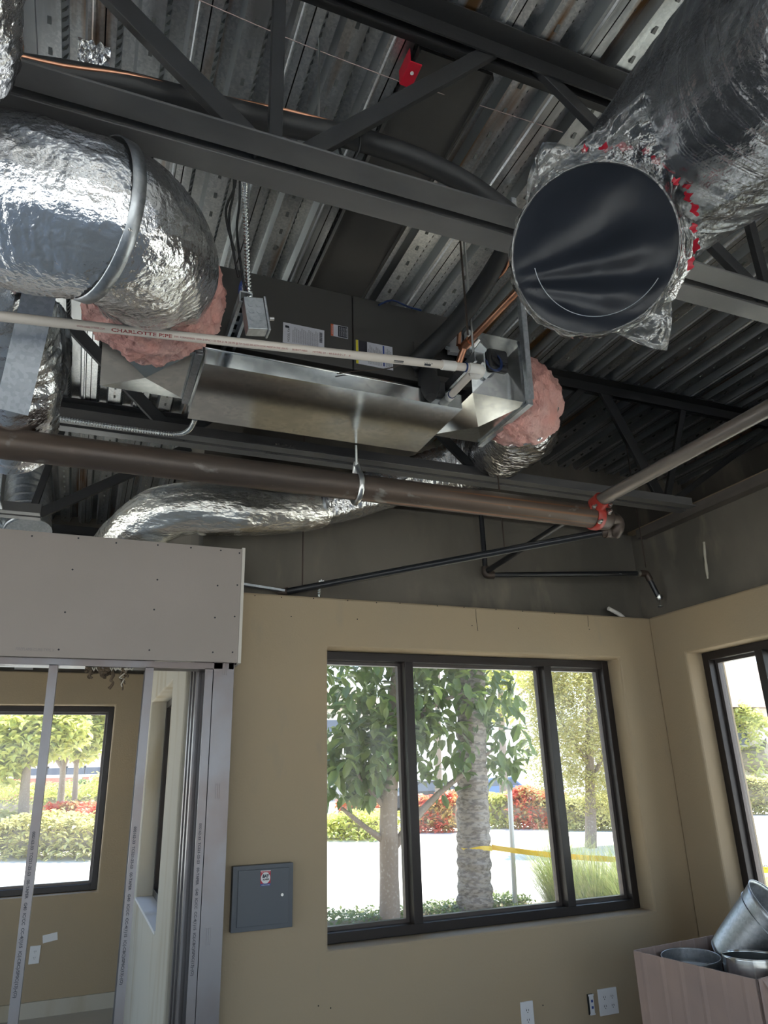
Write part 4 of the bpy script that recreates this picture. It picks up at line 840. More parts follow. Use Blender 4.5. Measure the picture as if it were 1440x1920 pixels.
for (a, b_, l) in (((456, 1096), (533, 1108), 'grey metal strap lying on top of the back wall beside the board'), ):
    p, q = at(*a, 'Y', 3.66), at(*b_, 'Y', 3.66); tag(MB().bar(p, q, .03, .012).build('ledge_strap', M['galv_dull']), l, 'strap')
c = at(598, 1104, 'Y', 3.66); flex([Vector((c.x, 3.66, 2.47)), Vector((c.x, 3.66, 2.545)), Vector((c.x+.01, 3.66, 2.565)), Vector((c.x+.03, 3.66, 2.565))], .009, 'galv', 'short ribbed conduit stub hooked up from the wall top')
c = at(1157, 1148, 'Y', 3.66); tag(MB().tube([Vector((c.x+.05, 3.66, 2.46)), Vector((c.x+.02, 3.66, 2.485)), at(1141, 1141, 'Y', 3.64)], .013, 14, caps=False, step=.01).tube([at(1141, 1141, 'Y', 3.64), at(1141, 1141, 'Y', 3.64)+Vector((.004, 0, -.002))], .0128, 14).build('conduit_stub', M['pvc_white']), 'bent pale conduit stub poking over the wall near the corner', 'conduit')
# ================================================================ electrical plates and alarm cabinet
al = thing('alarm_panel', (.835, 3.6, .93), 'slate grey square alarm cabinet with a small red sticker on the back wall', 'alarm panel')
MB().box((.698, 3.562, .928), (.975, 3.601, 1.19)).build('cabinet', M['alarm'], al, bevel=.002)
dr = MB().box((.722, 3.556, .947), (.955, 3.561, 1.172)).build('door', M['alarm'], al, bevel=.0015)
MB().cyl((.923, 3.556, 1.062), (.923, 3.552, 1.062), .006, 14).build('lock', M['zinc'], dr)
xa, xb, za, zb = .822, .868, 1.103, 1.166
stk = MB().box((xa, 3.5555, za), (xb, 3.5562, zb)).build('alarm_sticker', mat('crimson_sticker', (.45, .01, .03), .45), dr)
MB().prism([((xa+xb)/2+.021*math.cos(i*PI/20), 3.5556, (za+zb)/2+.001+.023*math.sin(i*PI/20)) for i in range(40)], (0, -.0006, 0)).box((xa, 3.5548, zb-.003), (xb, 3.5554, zb)).build('sticker_disc', M['white'], stk)
MB().box((xa, 3.5548, za), (xb, 3.5554, za+.01)).build('sticker_foot', M['label_blue'], stk)
mb = MB(); text_on(mb, 'BAY', .018, (xa+.008, 3.5545, za+.034), (1, 0, .02), (.15, 0, 1), bold=.0012, width=.031); text_on(mb, 'ALARM', .009, (xa+.01, 3.5545, za+.023), (1, 0, .02), (0, 0, 1), bold=.0005, width=.028); mb.build('sticker_lettering', M['black_ink'], stk)
mb = MB(); text_on(mb, 'PROTECTED BY', .006, (xa+.003, 3.5545, zb-.0095), (1, 0, 0), (0, 0, 1), width=.04); text_on(mb, '1-800-610-1000', .006, (xa+.004, 3.5545, za+.002), (1, 0, 0), (0, 0, 1), width=.038); mb.build('sticker_phone', M['white'], stk)
def outlet(cx, cz, y, label, gang=1, w=.072, h=.117):
    t_ = thing('outlet_plate', (cx, y, cz-h/2), label, 'outlet', 'white duplex outlets')
    W = w if gang == 1 else .118
    MB().box((cx-W/2, y-.007, cz-h/2), (cx+W/2, y+.001, cz+h/2)).build('cover_plate', M['white'], t_, bevel=.003)
    for g_ in ((0,) if gang == 1 else (-.024, .024)):
        for dz in (-.02, .02):
            r = MB(); r.prism([(cx+g_+.014*math.cos(i*PI/10), y-.0072, cz+dz+.0125*math.sin(i*PI/10)) for i in range(20)], (0, -.0015, 0)); rr_ = r.build('receptacle', M['white'], t_)
            s = MB()
            for dx in (-.0055, .0055): s.box((cx+g_+dx-.0012, y-.0095, cz+dz-.001), (cx+g_+dx+.0012, y-.0086, cz+dz+.007))
            s.cyl((cx+g_, y-.0095, cz+dz-.0065), (cx+g_, y-.0086, cz+dz-.0065), .0022, 8); s.build('slots', M['hole'], rr_)
outlet(2.175, .433, 3.6, 'single white outlet plate low on the back wall, leftmost there')
outlet(2.66, .433, 3.6, 'wide double-gang white outlet plate beside the data jack', 2)
c = at(65, 1790, 'Y', 6.6); outlet(c.x, c.z, 6.6, 'white outlet plate low on the far wall of the left room')
dj = thing('data_jack', (2.55, 3.6, .39), 'uncovered white data jack strap beside the double outlet', 'data jack')
MB().box((2.535, 3.593, .39), (2.567, 3.601, .478)).build('wall_cutout', M['hole'], dj)
MB().box((2.541, 3.587, .395), (2.566, 3.592, .47)).box((2.538, 3.588, .388), (2.57, 3.592, .395)).box((2.538, 3.588, .47), (2.57, 3.592, .478)).build('jack_strap', M['white'], dj, bevel=.001)
MB().box((2.549, 3.585, .444), (2.559, 3.5872, .455)).box((2.549, 3.585, .416), (2.559, 3.5872, .427)).build('jack_port', M['label_blue'], dj)
c = at(94, 1758, 'Y', 6.6); tag(MB().obox(c, (1, 0, .15), (0, 1, 0), (-.15, 0, 1), (.05, .002, .026)).build('wall_patch', M['white']), 'small pale unpainted patch above the far outlet', 'patch')
# wall blemishes
m = MB()
for (x, y) in ((597, 1886), (1267+0, 1850), (478, 1117), (528, 1120), (588, 1122), (652, 1126), (706, 1130), (750, 1131), (820, 1136), (870, 1139), (930, 1143), (980, 1146), (1040, 1150), (546, 1156), (670, 1161), (885, 1173), (972, 1178), (1105, 1180), (620, 1890), (1018, 1885)):
    if x == 1267: continue
    p = at(x, y, 'Y', 3.6); m.cyl((p.x, 3.5992, p.z), (p.x, 3.6005, p.z), .0032, 8)
for (pts) in (((892, 1142), (893, 1160), (896, 1183)), ((1102, 1155), (1103, 1175))):
    m.tube([at(x, y, 'Y', 3.5995) for x, y in pts], .0013, 5)
o = m.build('wall_blemish', M['hole'], wb); o['kind'] = 'stuff'
m = MB().tube([at(1320, 1016, 'X', 3.398), at(1322, 1040, 'X', 3.398), at(1327, 1085, 'X', 3.398)], .008, 8, step=.02, disp=fluff(.004)); tag(m.build('sealant_drip', M['raw_drywall']), 'pale vertical sealant drip on the dark right wall', 'drip')
# ================================================================ cardboard box with duct fittings
bx_ = thing('cardboard_box', (2.7, 2.7, 0), 'tall open cardboard box by the right window holding round duct fittings', 'box')
TZ = .78; c1, c2, c3 = at(1190, 1782, 'Z', TZ), at(1332, 1756, 'Z', TZ), at(1418, 1836, 'Z', TZ)
c1, c2, c3 = [Vector((p.x, p.y, 0)) for p in (c1, c2, c3)]; c4 = c3+Vector((.53, .06, 0)); c2 = c1+(c4-c3)
def wallp(a, b_, z0, z1, th=.007, crn=0):
    n = (b_-a).normalized(); o = Vector((-n.y, n.x, 0)); vs, fs = [], []; NX, NZ = 36, 18
    for s in (0, 1):
        for i in range(NX+1):
            for j in range(NZ+1):
                p = a+(b_-a)*(i/NX); z = z0+(z1-z0)*j/NZ
                w = .004*abs(nz(Vector((i*.35, z*1.2, crn))))+(.0035 if i % 6 == 3 else 0)*(j/NZ)
                vs.append((p.x+o.x*(w+s*th), p.y+o.y*(w+s*th), z))
    q = (NX+1)*(NZ+1)
    for i in range(NX):
        for j in range(NZ):
            k = i*(NZ+1)+j; fs += [(k, k+NZ+1, k+NZ+2, k+1), (q+k, q+k+1, q+k+NZ+2, q+k+NZ+1)]
    for i in range(NX): k = i*(NZ+1)+NZ; fs.append((k, k+NZ+1, q+k+NZ+1, q+k)); 
    return MB().add(vs, fs, False)
wallp(c3, c1, .0, TZ, crn=1).build('side_panel', M['card'], bx_)
wallp(c1, c2, .0, TZ, crn=2).build('side_panel', M['card'], bx_)
wallp(c4, c3, .0, TZ-.0, crn=3).build('side_panel', M['card'], bx_)
wallp(c2, c4, .0, TZ, crn=4).build('side_panel', M['card'], bx_)
MB().prism([c1, c2, c4, c3], (0, 0, .006)).build('bottom_panel', M['card'], bx_)
fl_ = (c4-c3).normalized(); on = Vector((fl_.y, -fl_.x, 0))
m = MB(); m.add([c3+fl_*.02+Vector((0, 0, TZ)), c3+fl_*.5+Vector((0, 0, TZ)), c3+fl_*.5+on*.1+Vector((0, 0, TZ-.2)), c3+fl_*.12+on*.1+Vector((0, 0, TZ-.2))], [(0, 1, 2, 3)])
fo = m.build('open_flap', M['card'], bx_); so = fo.modifiers.new('thick', 'SOLIDIFY'); so.thickness = .005
def ring_shell(axis_p, axis_d, r0, r1, L, name, parent, m_, seams=(), seg=48):
    a = Vector(axis_d).normalized(); P = Vector(axis_p)
    o = MB().tube([P, P+a*L], [r0, r1], seg, caps=False, step=L/12).build(name, m_, parent)
    so = o.modifiers.new('thick', 'SOLIDIFY'); so.thickness = .0012; so.offset = 0
    rim = MB()
    for (s_, rr_) in ((0, r0), (1, r1))+tuple((q, r0+(r1-r0)*q) for q in seams):
        c = P+a*L*s_; u = a.cross(Vector((0, 0, 1)) if abs(a.z) < .9 else Vector((0, 1, 0))).normalized(); v = a.cross(u)
        rim.tube([c+u*rr_*math.cos(i*PI/24)+v*rr_*math.sin(i*PI/24) for i in range(49)], .0022, 6, caps=False)
    rim.build('rolled_rim', m_, parent); return o
fit = thing('duct_reducer', (2.9, 2.8, .7), 'large tapered galvanized duct fitting leaning out of the box', 'duct fitting')
ta = at(1352, 1795, 'Y', 2.83); tb = at(1432, 1695, 'Y', 2.78)
ax_ = Vector((.36, -.66, .66)).normalized()
base = at(1392, 1788, 'Y', 2.9)
ring_shell(base-ax_*.06, ax_, .115, .17, .33, 'tapered_shell', fit, M['galv_dull'], (.8,))
f2 = thing('duct_collar_ring', (2.75, 2.55, .7), 'short bright round duct collar lying at the front edge of the box', 'duct fitting', 'round duct fittings in the box')
k = at(1412, 1806, 'Y', 2.62); ring_shell((k.x, k.y, .695), (.03, .03, 1), .115, .115, .115, 'collar_shell', f2, M['galv'])
f3 = thing('duct_collar_ring', (2.85, 2.65, .75), 'small bright collar behind the front one, under the tapered fitting', 'duct fitting', 'round duct fittings in the box')
k = at(1432, 1772, 'Y', 2.78); ring_shell((k.x, k.y, .77), (.05, .0, 1), .09, .09, .10, 'collar_shell', f3, M['galv'])
f4 = thing('duct_end_ring', (2.55, 2.75, .7), 'dark round duct end lying inside the box at its left', 'duct fitting', 'round duct fittings in the box')
k = at(1296, 1802, 'Z', .735); ring_shell((k.x, k.y, .68), (-.04, -.05, 1), .125, .125, .075, 'cap_shell', f4, M['galv_dull'], (.3,))
MB().tube([(k.x, k.y, .69), (k.x, k.y, .695), (k.x, k.y, .7), (k.x, k.y, .715)], [.118, .118, .095, .09], 40).build('cap_disc', M['galv_dull'], f4)
# ================================================================ view outside
GZ = -.14
M['bark'] = mat('grey_brown_bark', (.26, .2, .155), .9, bump=[('noise', 14, (1, 1, .5), .5)], var=[('noise', 30, None, (.36, .31, .25), .55, .7)])
M['palm_bark'] = mat('ringed_palm_bark', (.3, .26, .22), .9, bump=[('noise', 16, (1, 1, 2.5), .9)], var=[('noise', 14, (1, 1, 2.4), (.17, .14, .12), .46, .58)], bdist=.03)
M['leaf_dark'] = mat('glossy_dark_leaf', (.1, .15, .045), .32, trans=.35, var=[('noise', 3, None, (.2, .27, .07), .45, .6)])
M['leaf_mid'] = mat('mid_green_leaf', (.16, .22, .07), .5, trans=.35, var=[('noise', 9, None, (.3, .34, .1), .5, .6)])
M['leaf_olive'] = mat('yellow_olive_leaf', (.5, .48, .19), .55, trans=.4, var=[('noise', 12, None, (.66, .54, .24), .5, .6)])
M['leaf_lime'] = mat('lime_leaf', (.58, .58, .17), .5, trans=.4, var=[('noise', 8, None, (.42, .5, .18), .5, .6)])
M['leaf_red'] = mat('red_shrub_leaf', (.75, .2, .13), .5, trans=.35, var=[('noise', 2.6, None, (.5, .54, .2), .48, .53)])
M['grass'] = mat('ornamental_grass_blade', (.3, .37, .12), .5, trans=.4, var=[('noise', 26, (1, 1, .15), (.72, .62, .34), .47, .53)])
def leaves(mb, pts, size, aspect=.45, droop=0, fold=.25, seed=1):
    rnd = random.Random(seed)
    for p in pts:
        a = rnd.uniform(0, 2*PI); el = rnd.uniform(-.9, .7)-droop; L = size*rnd.uniform(.7, 1.25); W_ = L*aspect
        d = Vector((math.cos(a)*math.cos(el), math.sin(a)*math.cos(el), math.sin(el))); s = d.cross(Vector((rnd.uniform(-.5, .5), rnd.uniform(-.5, .5), 1))).normalized(); n = s.cross(d)
        p = Vector(p)
        if aspect > .5 or L > .1:
            mb.add([p, p+d*L*.3+s*W_*.42+n*fold*W_, p+d*L*.7+s*W_*.45+n*fold*W_, p+d*L-n*L*.08, p+d*L*.7-s*W_*.45+n*fold*W_, p+d*L*.3-s*W_*.42+n*fold*W_, p+d*L*.5], [(0, 1, 6), (1, 2, 6), (2, 3, 6), (3, 4, 6), (4, 5, 6), (5, 0, 6)], True)
        else:
            mb.add([p, p+d*L*.5+s*W_/2, p+d*L, p+d*L*.5-s*W_/2], [(0, 1, 2, 3)])
def cloud(c, r, n, seed=1, hollow=.5):
    rnd = random.Random(seed); out = []
    while len(out) < n:
        v = Vector((rnd.uniform(-1, 1), rnd.uniform(-1, 1), rnd.uniform(-1, 1))); l = v.length
        if hollow < l < 1 and nz(v*2.4+Vector((seed, 0, 0))) > -.18: out.append(Vector((c[0]+v.x*r[0], c[1]+v.y*r[1], c[2]+v.z*r[2])))
    return out
def tree(name, base, trunk_pts, tr, crowns, lm, label, cat='tree', lsize=.1, aspect=.45, limbs=(), droop=0, bark='bark', seed=1):
    t_ = thing(name, base, label, cat); 
    tk_ = MB(); tk_.tube(trunk_pts, tr, 14, step=.2, disp=lambda L, t, p: .012*nz(p*4)); 
    for lb, r in limbs: tk_.tube(lb, r, 8, step=.2)
    tk_.build('trunk', M[bark], t_)
    f = MB()
    for i, (c, r, n) in enumerate(crowns): leaves(f, cloud(c, r, n, seed+i, .25), lsize, aspect, droop, seed=seed+i)
    f.build('foliage', M[lm], t_)
    return t_
# broad-leaved tree in front of the left panes
b0 = at(731, 1745, 'Z', 0.0); b0 = Vector((b0.x, b0.y, GZ)); Ym = b0.y
P_ = lambda x, y, Y=Ym: at(x, y, 'Y', Y)
tree('broadleaf_tree', b0, [b0, P_(730, 1640), P_(729, 1500), P_(735, 1400), P_(745, 1250), P_(745, 1100)], [.115, .105, .1, .085, .075, .05],
     [(P_(700, 1330), (.85, .8, .8), 620), (P_(660, 1440, Ym+.2), (.5, .5, .45), 190), (P_(850, 1300, Ym+.1), (.9, .7, .5), 420), (P_(740, 1180), (1.6, 1, .6), 500), (P_(935, 1400, Ym+.2), (.42, .4, .42), 110), (P_(690, 1400), (.5, .6, .6), 200), (P_(830, 1410), (.45, .4, .5), 90)],
     'leaf_dark', 'grey-trunked tree with big dark glossy leaves behind the left window panes', lsize=.2, aspect=.48,
     limbs=[([P_(725, 1580), P_(690, 1555), P_(640, 1515)], [.04, .03, .02]), ([P_(738, 1590), P_(765, 1550), P_(820, 1490), P_(870, 1450), P_(930, 1400)], [.05, .05, .035, .03, .015]), ([P_(728, 1520), P_(700, 1490), P_(670, 1450)], [.035, .03, .02]), ([P_(735, 1420), P_(800, 1330), P_(870, 1300)], [.04, .03, .02])], droop=.45, seed=3)
# palm trunk
pb = at(892, 1722, 'Z', 0.0); pb = Vector((pb.x, pb.y, GZ)); Yp = pb.y
pt = thing('palm_tree', pb, 'thick ringed palm trunk behind the middle window pane', 'palm')
def pdisp(L, t, p): return .022*abs(math.sin(L*PI/.13+.35*math.sin(t)))*(.75+.5*nz(p*7))+.02*nz(p*9)
MB().tube([pb, at(889, 1640, 'Y', Yp), at(886, 1500, 'Y', Yp), at(884, 1400, 'Y', Yp), at(882, 1240, 'Y', Yp), at(880, 1060, 'Y', Yp)], [.2, .185, .18, .175, .165, .165], 40, step=.02, disp=pdisp).build('trunk', M['palm_bark'], pt)
m = MB()
for k in range(22):
    a = 2*PI*k/22; tp_ = at(880, 1060, 'Y', Yp); d = Vector((math.cos(a), math.sin(a), 0)); pts = [tp_+d*s*2.2+Vector((0, 0, 1.1*s-1.9*s*s)) for s in (0, .25, .5, .75, 1)]
    m.tube(pts, .012, 5, step=.3)
    for j in range(26):
        s = .2+.8*j/26; p = tp_+d*s*2.2+Vector((0, 0, 1.1*s-1.9*s*s))
        for sg in (-1, 1):
            e_ = Vector((-d.y, d.x, -.5))*sg; e_.z = -.3; m.add([p, p+e_*.4+d*.15, p+d*.05], [(0, 1, 2)])
m.build('fronds', M['leaf_mid'], pt)
# post
po = at(968, 1713, 'Z', 0.0)
pl = [at(966, 1713, 'Y', po.y), at(955, 1470, 'Y', po.y)]
tag(MB().tube([Vector((pl[0].x, po.y, GZ)), pl[1]], .03, 16).build('steel_post', mat('pale_galvanized_post', (.55, .55, .55), .5, .3)), 'thin pale steel post right of the palm trunk', 'post')
# caution tape
M['tape'] = mat('yellow_tape', (.85, .6, .02), .4, trans=.3)
ct = thing('caution_tape', (pb.x, Yp, .7), 'yellow caution tape tied round the palm and stretched to the right', 'tape')
pA_ = at(890, 1590, 'Y', Yp); ringp = [pA_+Vector((.205*math.cos(a), .205*math.sin(a), .012*math.sin(a*3))) for a in [i*PI/16 for i in range(33)]]
def vribbon(pts, w, name, parent, tw=0):
    vs = []
    for i, p in enumerate(pts): an = tw*math.sin(i*1.3); vs += [Vector(p)+Vector((0, math.sin(an)*w/2, math.cos(an)*w/2)), Vector(p)-Vector((0, math.sin(an)*w/2, math.cos(an)*w/2))]
    o = MB().add(vs, [(2*i, 2*i+1, 2*i+3, 2*i+2) for i in range(len(pts)-1)]).build(name, M['tape'], parent); so = o.modifiers.new('t', 'SOLIDIFY'); so.thickness = .001; return o
vribbon(ringp, .05, 'wrap', ct, .2)
t0 = pA_+Vector((.2, -.05, .0)); t1 = at(1170, 1612, 'Y', 7.0); t2 = t0+(t1-t0)*3.2; t2.z = .6
vribbon([t0+(t1-t0)*(i/12)+Vector((0, 0, -.0006*i*(12-i))) for i in range(13)]+[t1+(t2-t1)*(i/14)+Vector((0, 0, -.001*i*(14-i))) for i in range(1, 15)], .06, 'stretched_tape', ct, .5)
mb = MB(); dt = (t2-t1).normalized(); dt.z = 0
for k in range(8):
    p = t1+(t2-t1)*(.0+.12*k); text_on(mb, 'CAUTION', .05, (p.x, p.y-.004, p.z-.03-.04*(.12*k)*(1-.12*k)), dt, (0, 0, 1), bold=.001)
mb.build('tape_print', M['black_ink'], ct)
# low hedges just outside
def hedge(name, a, b_, w, h, n, lm, label, cat='hedge', ls=.05, seed=1, group=None, core=True):
    a, b_ = Vector(a), Vector(b_); d = (b_-a); L = d.length; d.normalize(); s = Vector((-d.y, d.x, 0)); t_ = thing(name, (a+b_)/2, label, cat, group); rnd = random.Random(seed)
    P = []
    for _ in range(n):
        u = rnd.uniform(0, L); v = rnd.uniform(-1, 1); z = rnd.uniform(.05, 1); hh = h*(.85+.3*nz(Vector((u*1.1, seed, 0))));
        if rnd.random() < .45: z = rnd.uniform(.85, 1.05)
        vv = v*w/2*(1-.25*z*z); P.append(a+d*u+s*vv+Vector((0, 0, hh*z)))
    m = MB(); leaves(m, P, ls, .5, seed=seed); m.build('foliage', M[lm], t_)
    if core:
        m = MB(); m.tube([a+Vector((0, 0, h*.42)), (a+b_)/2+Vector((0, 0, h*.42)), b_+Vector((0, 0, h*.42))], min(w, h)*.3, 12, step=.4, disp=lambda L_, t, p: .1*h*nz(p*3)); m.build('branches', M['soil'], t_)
    return t_
hedge('low_hedge', (2.0, 8.3, GZ), (5.2, 8.5, GZ), .8, .36, 5200, 'leaf_mid', 'low leafy hedge along the foot of the main window', ls=.055, seed=5)
# ornamental grasses
def grass(px, py, Y, h, n, spread, label, seed):
    b = at(px, py, 'Y', Y); b.z = GZ; rnd = random.Random(seed); m = MB()
    for _ in range(n):
        a = rnd.uniform(0, 2*PI); q = rnd.random()**.6; L = h*rnd.uniform(.65, 1.15); o = b+Vector((math.cos(a), math.sin(a), 0))*spread*.18*rnd.random(); out = Vector((math.cos(a), math.sin(a), 0))*spread*q
        pts = [o+out*(s**1.7)+Vector((0, 0, L*(s-.35*q*s*s*s))) for s in (0, .3, .6, .85, 1)]
        sd = Vector((-math.sin(a), math.cos(a), 0))*.0032
        vs = []; 
        for i, p in enumerate(pts): k = (1-i/4.3); vs += [p-sd*k, p+sd*k]
        m.add(vs, [(2*i, 2*i+1, 2*i+3, 2*i+2) for i in range(4)], True)
    o = m.build('ornamental_grass', M['grass'], origin=b); return tag(o, label, 'grass', 'ornamental grass clumps')
grass(1055, 1715, 7.9, 1.15, 1500, .75, 'arching green grass clump right of the steel post', 1)
grass(1120, 1725, 7.3, 1.0, 1200, .6, 'straw-tipped grass clump seen through the rightmost pane', 2)
grass(1190, 1725, 6.9, 1.1, 1400, .75, 'tall grass clump at the right jamb of the main window', 3)
grass(1405, 1730, 6.6, .95, 1200, .8, 'grass clump seen through the right window beside the frame', 4)
# trees further away
def gp(x, y, z=GZ): p = at(x, y, 'Z', z); return p
o1 = gp(1108, 1590); Yo = o1.y
Q = lambda x, y: at(x, y, 'Y', Yo)
k_ = Yo/8.2*.105   # metres per pixel helper at that distance
sc = (Q(1100, 1400)-Q(1000, 1400)).length/100
tree('olive_tree', o1, [o1, Q(1107, 1500), Q(1105, 1400), Q(1105, 1250)], [.14, .12, .1, .05], [(Q(1090, 1330), (95*sc, 60*sc, 120*sc), 15000), (Q(1150, 1300), (70*sc, 50*sc, 120*sc), 7000), (Q(1030, 1370), (55*sc, 40*sc, 120*sc), 7000), (Q(1130, 1450), (70*sc, 40*sc, 80*sc), 5000), (Q(1050, 1260), (80*sc, 40*sc, 60*sc), 5000)], 'leaf_olive', 'airy yellow-green tree behind the right panes of the main window', lsize=.09, aspect=.42, seed=11, limbs=[([Q(1107, 1470), Q(1140, 1400), Q(1175, 1350)], [.06, .05, .03]), ([Q(1106, 1440), Q(1070, 1380), Q(1040, 1330)], [.06, .05, .03])])
o2 = gp(946, 1535); Y2 = o2.y; Q2 = lambda x, y: at(x, y, 'Y', Y2); sc2 = (Q2(1000, 1400)-Q2(900, 1400)).length/100
tree('slender_tree', o2, [o2, Q2(944, 1450), Q2(940, 1350), Q2(937, 1230)], [.2, .17, .13, .08], [(Q2(915, 1260), (40*sc2, 30*sc2, 30*sc2), 380), (Q2(965, 1270), (40*sc2, 30*sc2, 25*sc2), 220), (Q2(945, 1330), (35*sc2, 25*sc2, 25*sc2), 160)], 'leaf_lime', 'sparse slender tree behind the steel post', lsize=.32, aspect=.45, seed=21, limbs=[([Q2(941, 1330), Q2(965, 1310), Q2(990, 1290)], [.06, .05, .03]), ([Q2(942, 1370), Q2(925, 1330), Q2(922, 1260)], [.06, .04, .03])])
o3 = gp(822, 1530); tag(MB().tube([o3, at(822, 1450, 'Y', o3.y), at(821, 1350, 'Y', o3.y), at(820, 1200, 'Y', o3.y)], [.16, .15, .13, .12], 12).build('bare_trunk', M['bark']), 'far thin brown trunk between the broad-leaved tree and the palm', 'trunk')
# far planting: rows
def row(px0, px1, py, hpx, lm, label, n, seed, wid=1.2, ls=.16, name='flowering_hedge', cat='hedge'):
    a, b_ = gp(px0, py), gp(px1, py); k = FPX; d = (a-Vector((0, 0, H))).length; h = hpx*d/FPX*1.02
    return hedge(name, a, b_, wid, h, n, lm, label, cat, ls, seed)
row(600, 735, 1572, 42, 'leaf_lime', 'pale flower bed behind the broad-leaved tree trunk', 2600, 31, 2.4)
row(640, 720, 1556, 50, 'leaf_red', 'red-tipped hedge behind the left pane', 2200, 32)
row(770, 862, 1560, 60, 'leaf_red', 'red and green hedge between tree trunk and palm', 3600, 33)
row(915, 965, 1552, 62, 'leaf_lime', 'bright lime hedge right of the palm trunk', 1800, 34)
row(965, 1062, 1553, 64, 'leaf_red', 'red-flowering hedge left of the right mullion', 3600, 35)
row(1062, 1200, 1556, 56, 'leaf_olive', 'olive shrub row under the airy tree', 3600, 36)
row(-60, 215, 1608, 62, 'leaf_olive', 'mixed pale shrub row beyond the left room window', 5600, 37, 2.0)
row(95, 215, 1590, 72, 'leaf_red', 'bright red shrubs beyond the left room window', 4200, 38)
row(-60, 220, 1562, 70, 'leaf_lime', 'lime clipped hedge behind the red shrubs', 5200, 39, 1.6)
row(95, 150, 1552, 74, 'leaf_mid', 'rounded darker shrub in front of the red fence', 1500, 40)
row(1360, 1460, 1527, 60, 'leaf_olive', 'clipped pale hedge beyond the right window', 4000, 41)
row(1345, 1460, 1500, 140, 'leaf_lime', 'yellow-green bush in front of the house beyond the right window', 2600, 42, 2.0, .3)
# trees beyond the left room
for i, (bx, by, tops, lm, lab, cr_) in enumerate((((40), 1602, [(45, 1500), (50, 1440), (60, 1330)], 'leaf_lime', 'branching pink-barked tree in the left window', [((45, 1380), 75, 60, 1500), ((10, 1420), 55, 60, 800), ((110, 1370), 60, 55, 900)]),
        ((112), 1582, [(114, 1500), (118, 1440), (120, 1350)], 'leaf_olive', 'pale-trunked tree left of the red fence posts', [((125, 1370), 45, 55, 750)]),
        ((138), 1586, [(140, 1500), (143, 1430), (145, 1340)], 'leaf_lime', 'thin grey-trunked tree nearest the right jamb of the left window', [((165, 1380), 45, 55, 800), ((190, 1340), 35, 40, 400)]))):
    g0 = gp(bx, by); Yg = g0.y; q = lambda x, y: at(x, y, 'Y', Yg); s_ = (q(100, 1400)-q(0, 1400)).length/100
    tree('street_tree', g0, [g0]+[q(*t) for t in tops], [.17-.03*i, .14-.03*i, .11-.02*i, .05], [(q(*c), (rx*s_, rx*s_*.8, rz*s_), n) for (c, rx, rz, n) in cr_], lm, lab, lsize=.3, aspect=.45, seed=50+i, limbs=[([q(tops[1][0], tops[1][1]), q(tops[1][0]-25, tops[1][1]-35), q(tops[1][0]-45, tops[1][1]-50)], [.08, .06, .03]), ([q(tops[1][0], tops[1][1]), q(tops[1][0]+18, tops[1][1]-45), q(tops[1][0]+28, tops[1][1]-80)], [.08, .06, .03])])
# red fence wall
M['fence'] = mat('salmon_red_wall', (.62, .2, .15), .8); M['trimw'] = mat('white_wall_trim', (.8, .75, .66), .7)
Yf = 47; fz = thing('red_wall', (0, Yf, GZ), 'salmon red boundary wall with white cap and posts beyond the left window', 'wall')
z1_ = at(120, 1458, 'Y', Yf).z; z0_ = at(120, 1510, 'Y', Yf).z
MB().box((-12, Yf, GZ), (at(222, 1450, 'Y', Yf).x+2, Yf+.2, z1_)).build('wall_panel', M['fence'], fz)
MB().box((-12, Yf-.1, z1_), (at(222, 1450, 'Y', Yf).x+2, Yf+.3, z1_+.15)).box((-12, Yf-.1, GZ), (at(222, 1450, 'Y', Yf).x+2, Yf, z0_)).build('white_cap', M['trimw'], fz)
for x in (75, 148, 168): 
    xx = at(x, 1480, 'Y', Yf).x; MB().box((xx-.1, Yf-.12, z0_), (xx+.1, Yf-.001, z1_)).build('post', M['trimw'], fz)
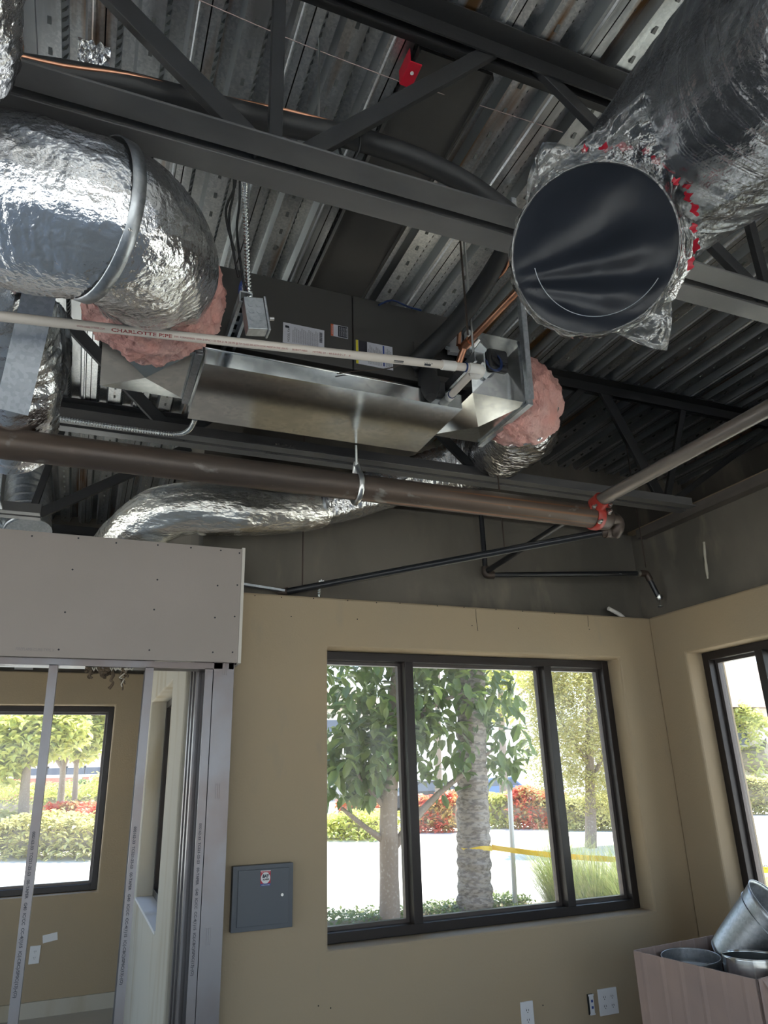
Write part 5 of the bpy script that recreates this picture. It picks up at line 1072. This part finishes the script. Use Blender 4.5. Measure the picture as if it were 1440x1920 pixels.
# houses
M['stucco'] = mat('pale_stucco', (.62, .55, .47), .9); M['rooft'] = mat('clay_tile_roof', (.3, .22, .18), .85, bump=[('wave', 2, None, .5)]); M['shade_glass'] = mat('dark_house_window', (.1, .12, .16), .2)
def house(x0, x1, Y, zt, rt, label, depth=9, nwin=3, name='house'):
    t_ = thing(name, ((x0+x1)/2, Y, GZ), label, 'house', 'buildings beyond the street')
    MB().box((x0, Y, GZ), (x1, Y+depth, zt)).build('walls', M['stucco'], t_)
    MB().add([(x0-.6, Y-.6, zt), (x1+.6, Y-.6, zt), (x1+.6, Y+depth+.6, zt), (x0-.6, Y+depth+.6, zt), (x0+depth*.4, Y+depth/2, rt), (x1-depth*.4, Y+depth/2, rt)], [(3, 2, 1, 0), (0, 1, 5, 4), (1, 2, 5), (2, 3, 4, 5), (3, 0, 4)]).build('roof', M['rooft'], t_)
    for i in range(nwin):
        xx = x0+(x1-x0)*(i+.5)/nwin; f = MB().box((xx-.7, Y-.06, zt-2.0), (xx+.7, Y-.001, zt-.8)).build('window', M['trimw'], t_); MB().box((xx-.6, Y-.08, zt-1.9), (xx+.6, Y-.061, zt-.9)).build('pane', M['shade_glass'], f)
    return t_
p = at(1400, 1328, 'Y', 30); house(p.x-4.0, p.x+14, 30, p.z, at(1400, 1245, 'Y', 35).z, 'tile-roofed pale house beyond the right window')
house(at(60, 1400, 'Y', 60).x, at(230, 1400, 'Y', 60).x, 60, at(150, 1415, 'Y', 60).z, at(150, 1375, 'Y', 64).z, 'pale house behind the red wall', nwin=5)
house(14, 26, 58, at(800, 1330, 'Y', 58).z, at(800, 1290, 'Y', 60).z, 'white building far behind the palm', nwin=6)
# parked cars
def car(px, py, Y, col, label, s=1):
    c = at(px, py, 'Y', Y); c.z = GZ; t_ = thing('parked_car', c, label, 'car', 'parked cars')
    prof = [(-2.1, .3), (-2.15, .75), (-1.3, .95), (-.8, 1.42), (.7, 1.45), (1.35, .98), (2.1, .85), (2.15, .35)]
    m = MB().prism([(c.x+a, c.y-.85, c.z+b) for a, b in prof][::-1], (0, 1.7, 0)); m.build('body', mat('car_paint_%s' % col[0], col[1], .3), t_, bevel=.08)
    MB().prism([(c.x+a, c.y-.87, c.z+b) for a, b in ((-1.15, .98), (-.75, 1.33), (.62, 1.36), (1.15, 1.0))][::-1], (0, 1.74, 0)).build('windows', M['shade_glass'], t_)
    for dx in (-1.35, 1.35):
        for y_ in (-.9, .72): MB().tube([(c.x+dx, c.y+y_, c.z+.33), (c.x+dx, c.y+y_+.2, c.z+.33)], .33, 20).build('wheel', M['rubber'], t_)
car(800, 1500, 34, ('black', (.04, .04, .045)), 'dark parked car between the broad-leaved tree and palm')
car(930, 1490, 40, ('blue', (.12, .2, .38)), 'blue parked car right of the palm')
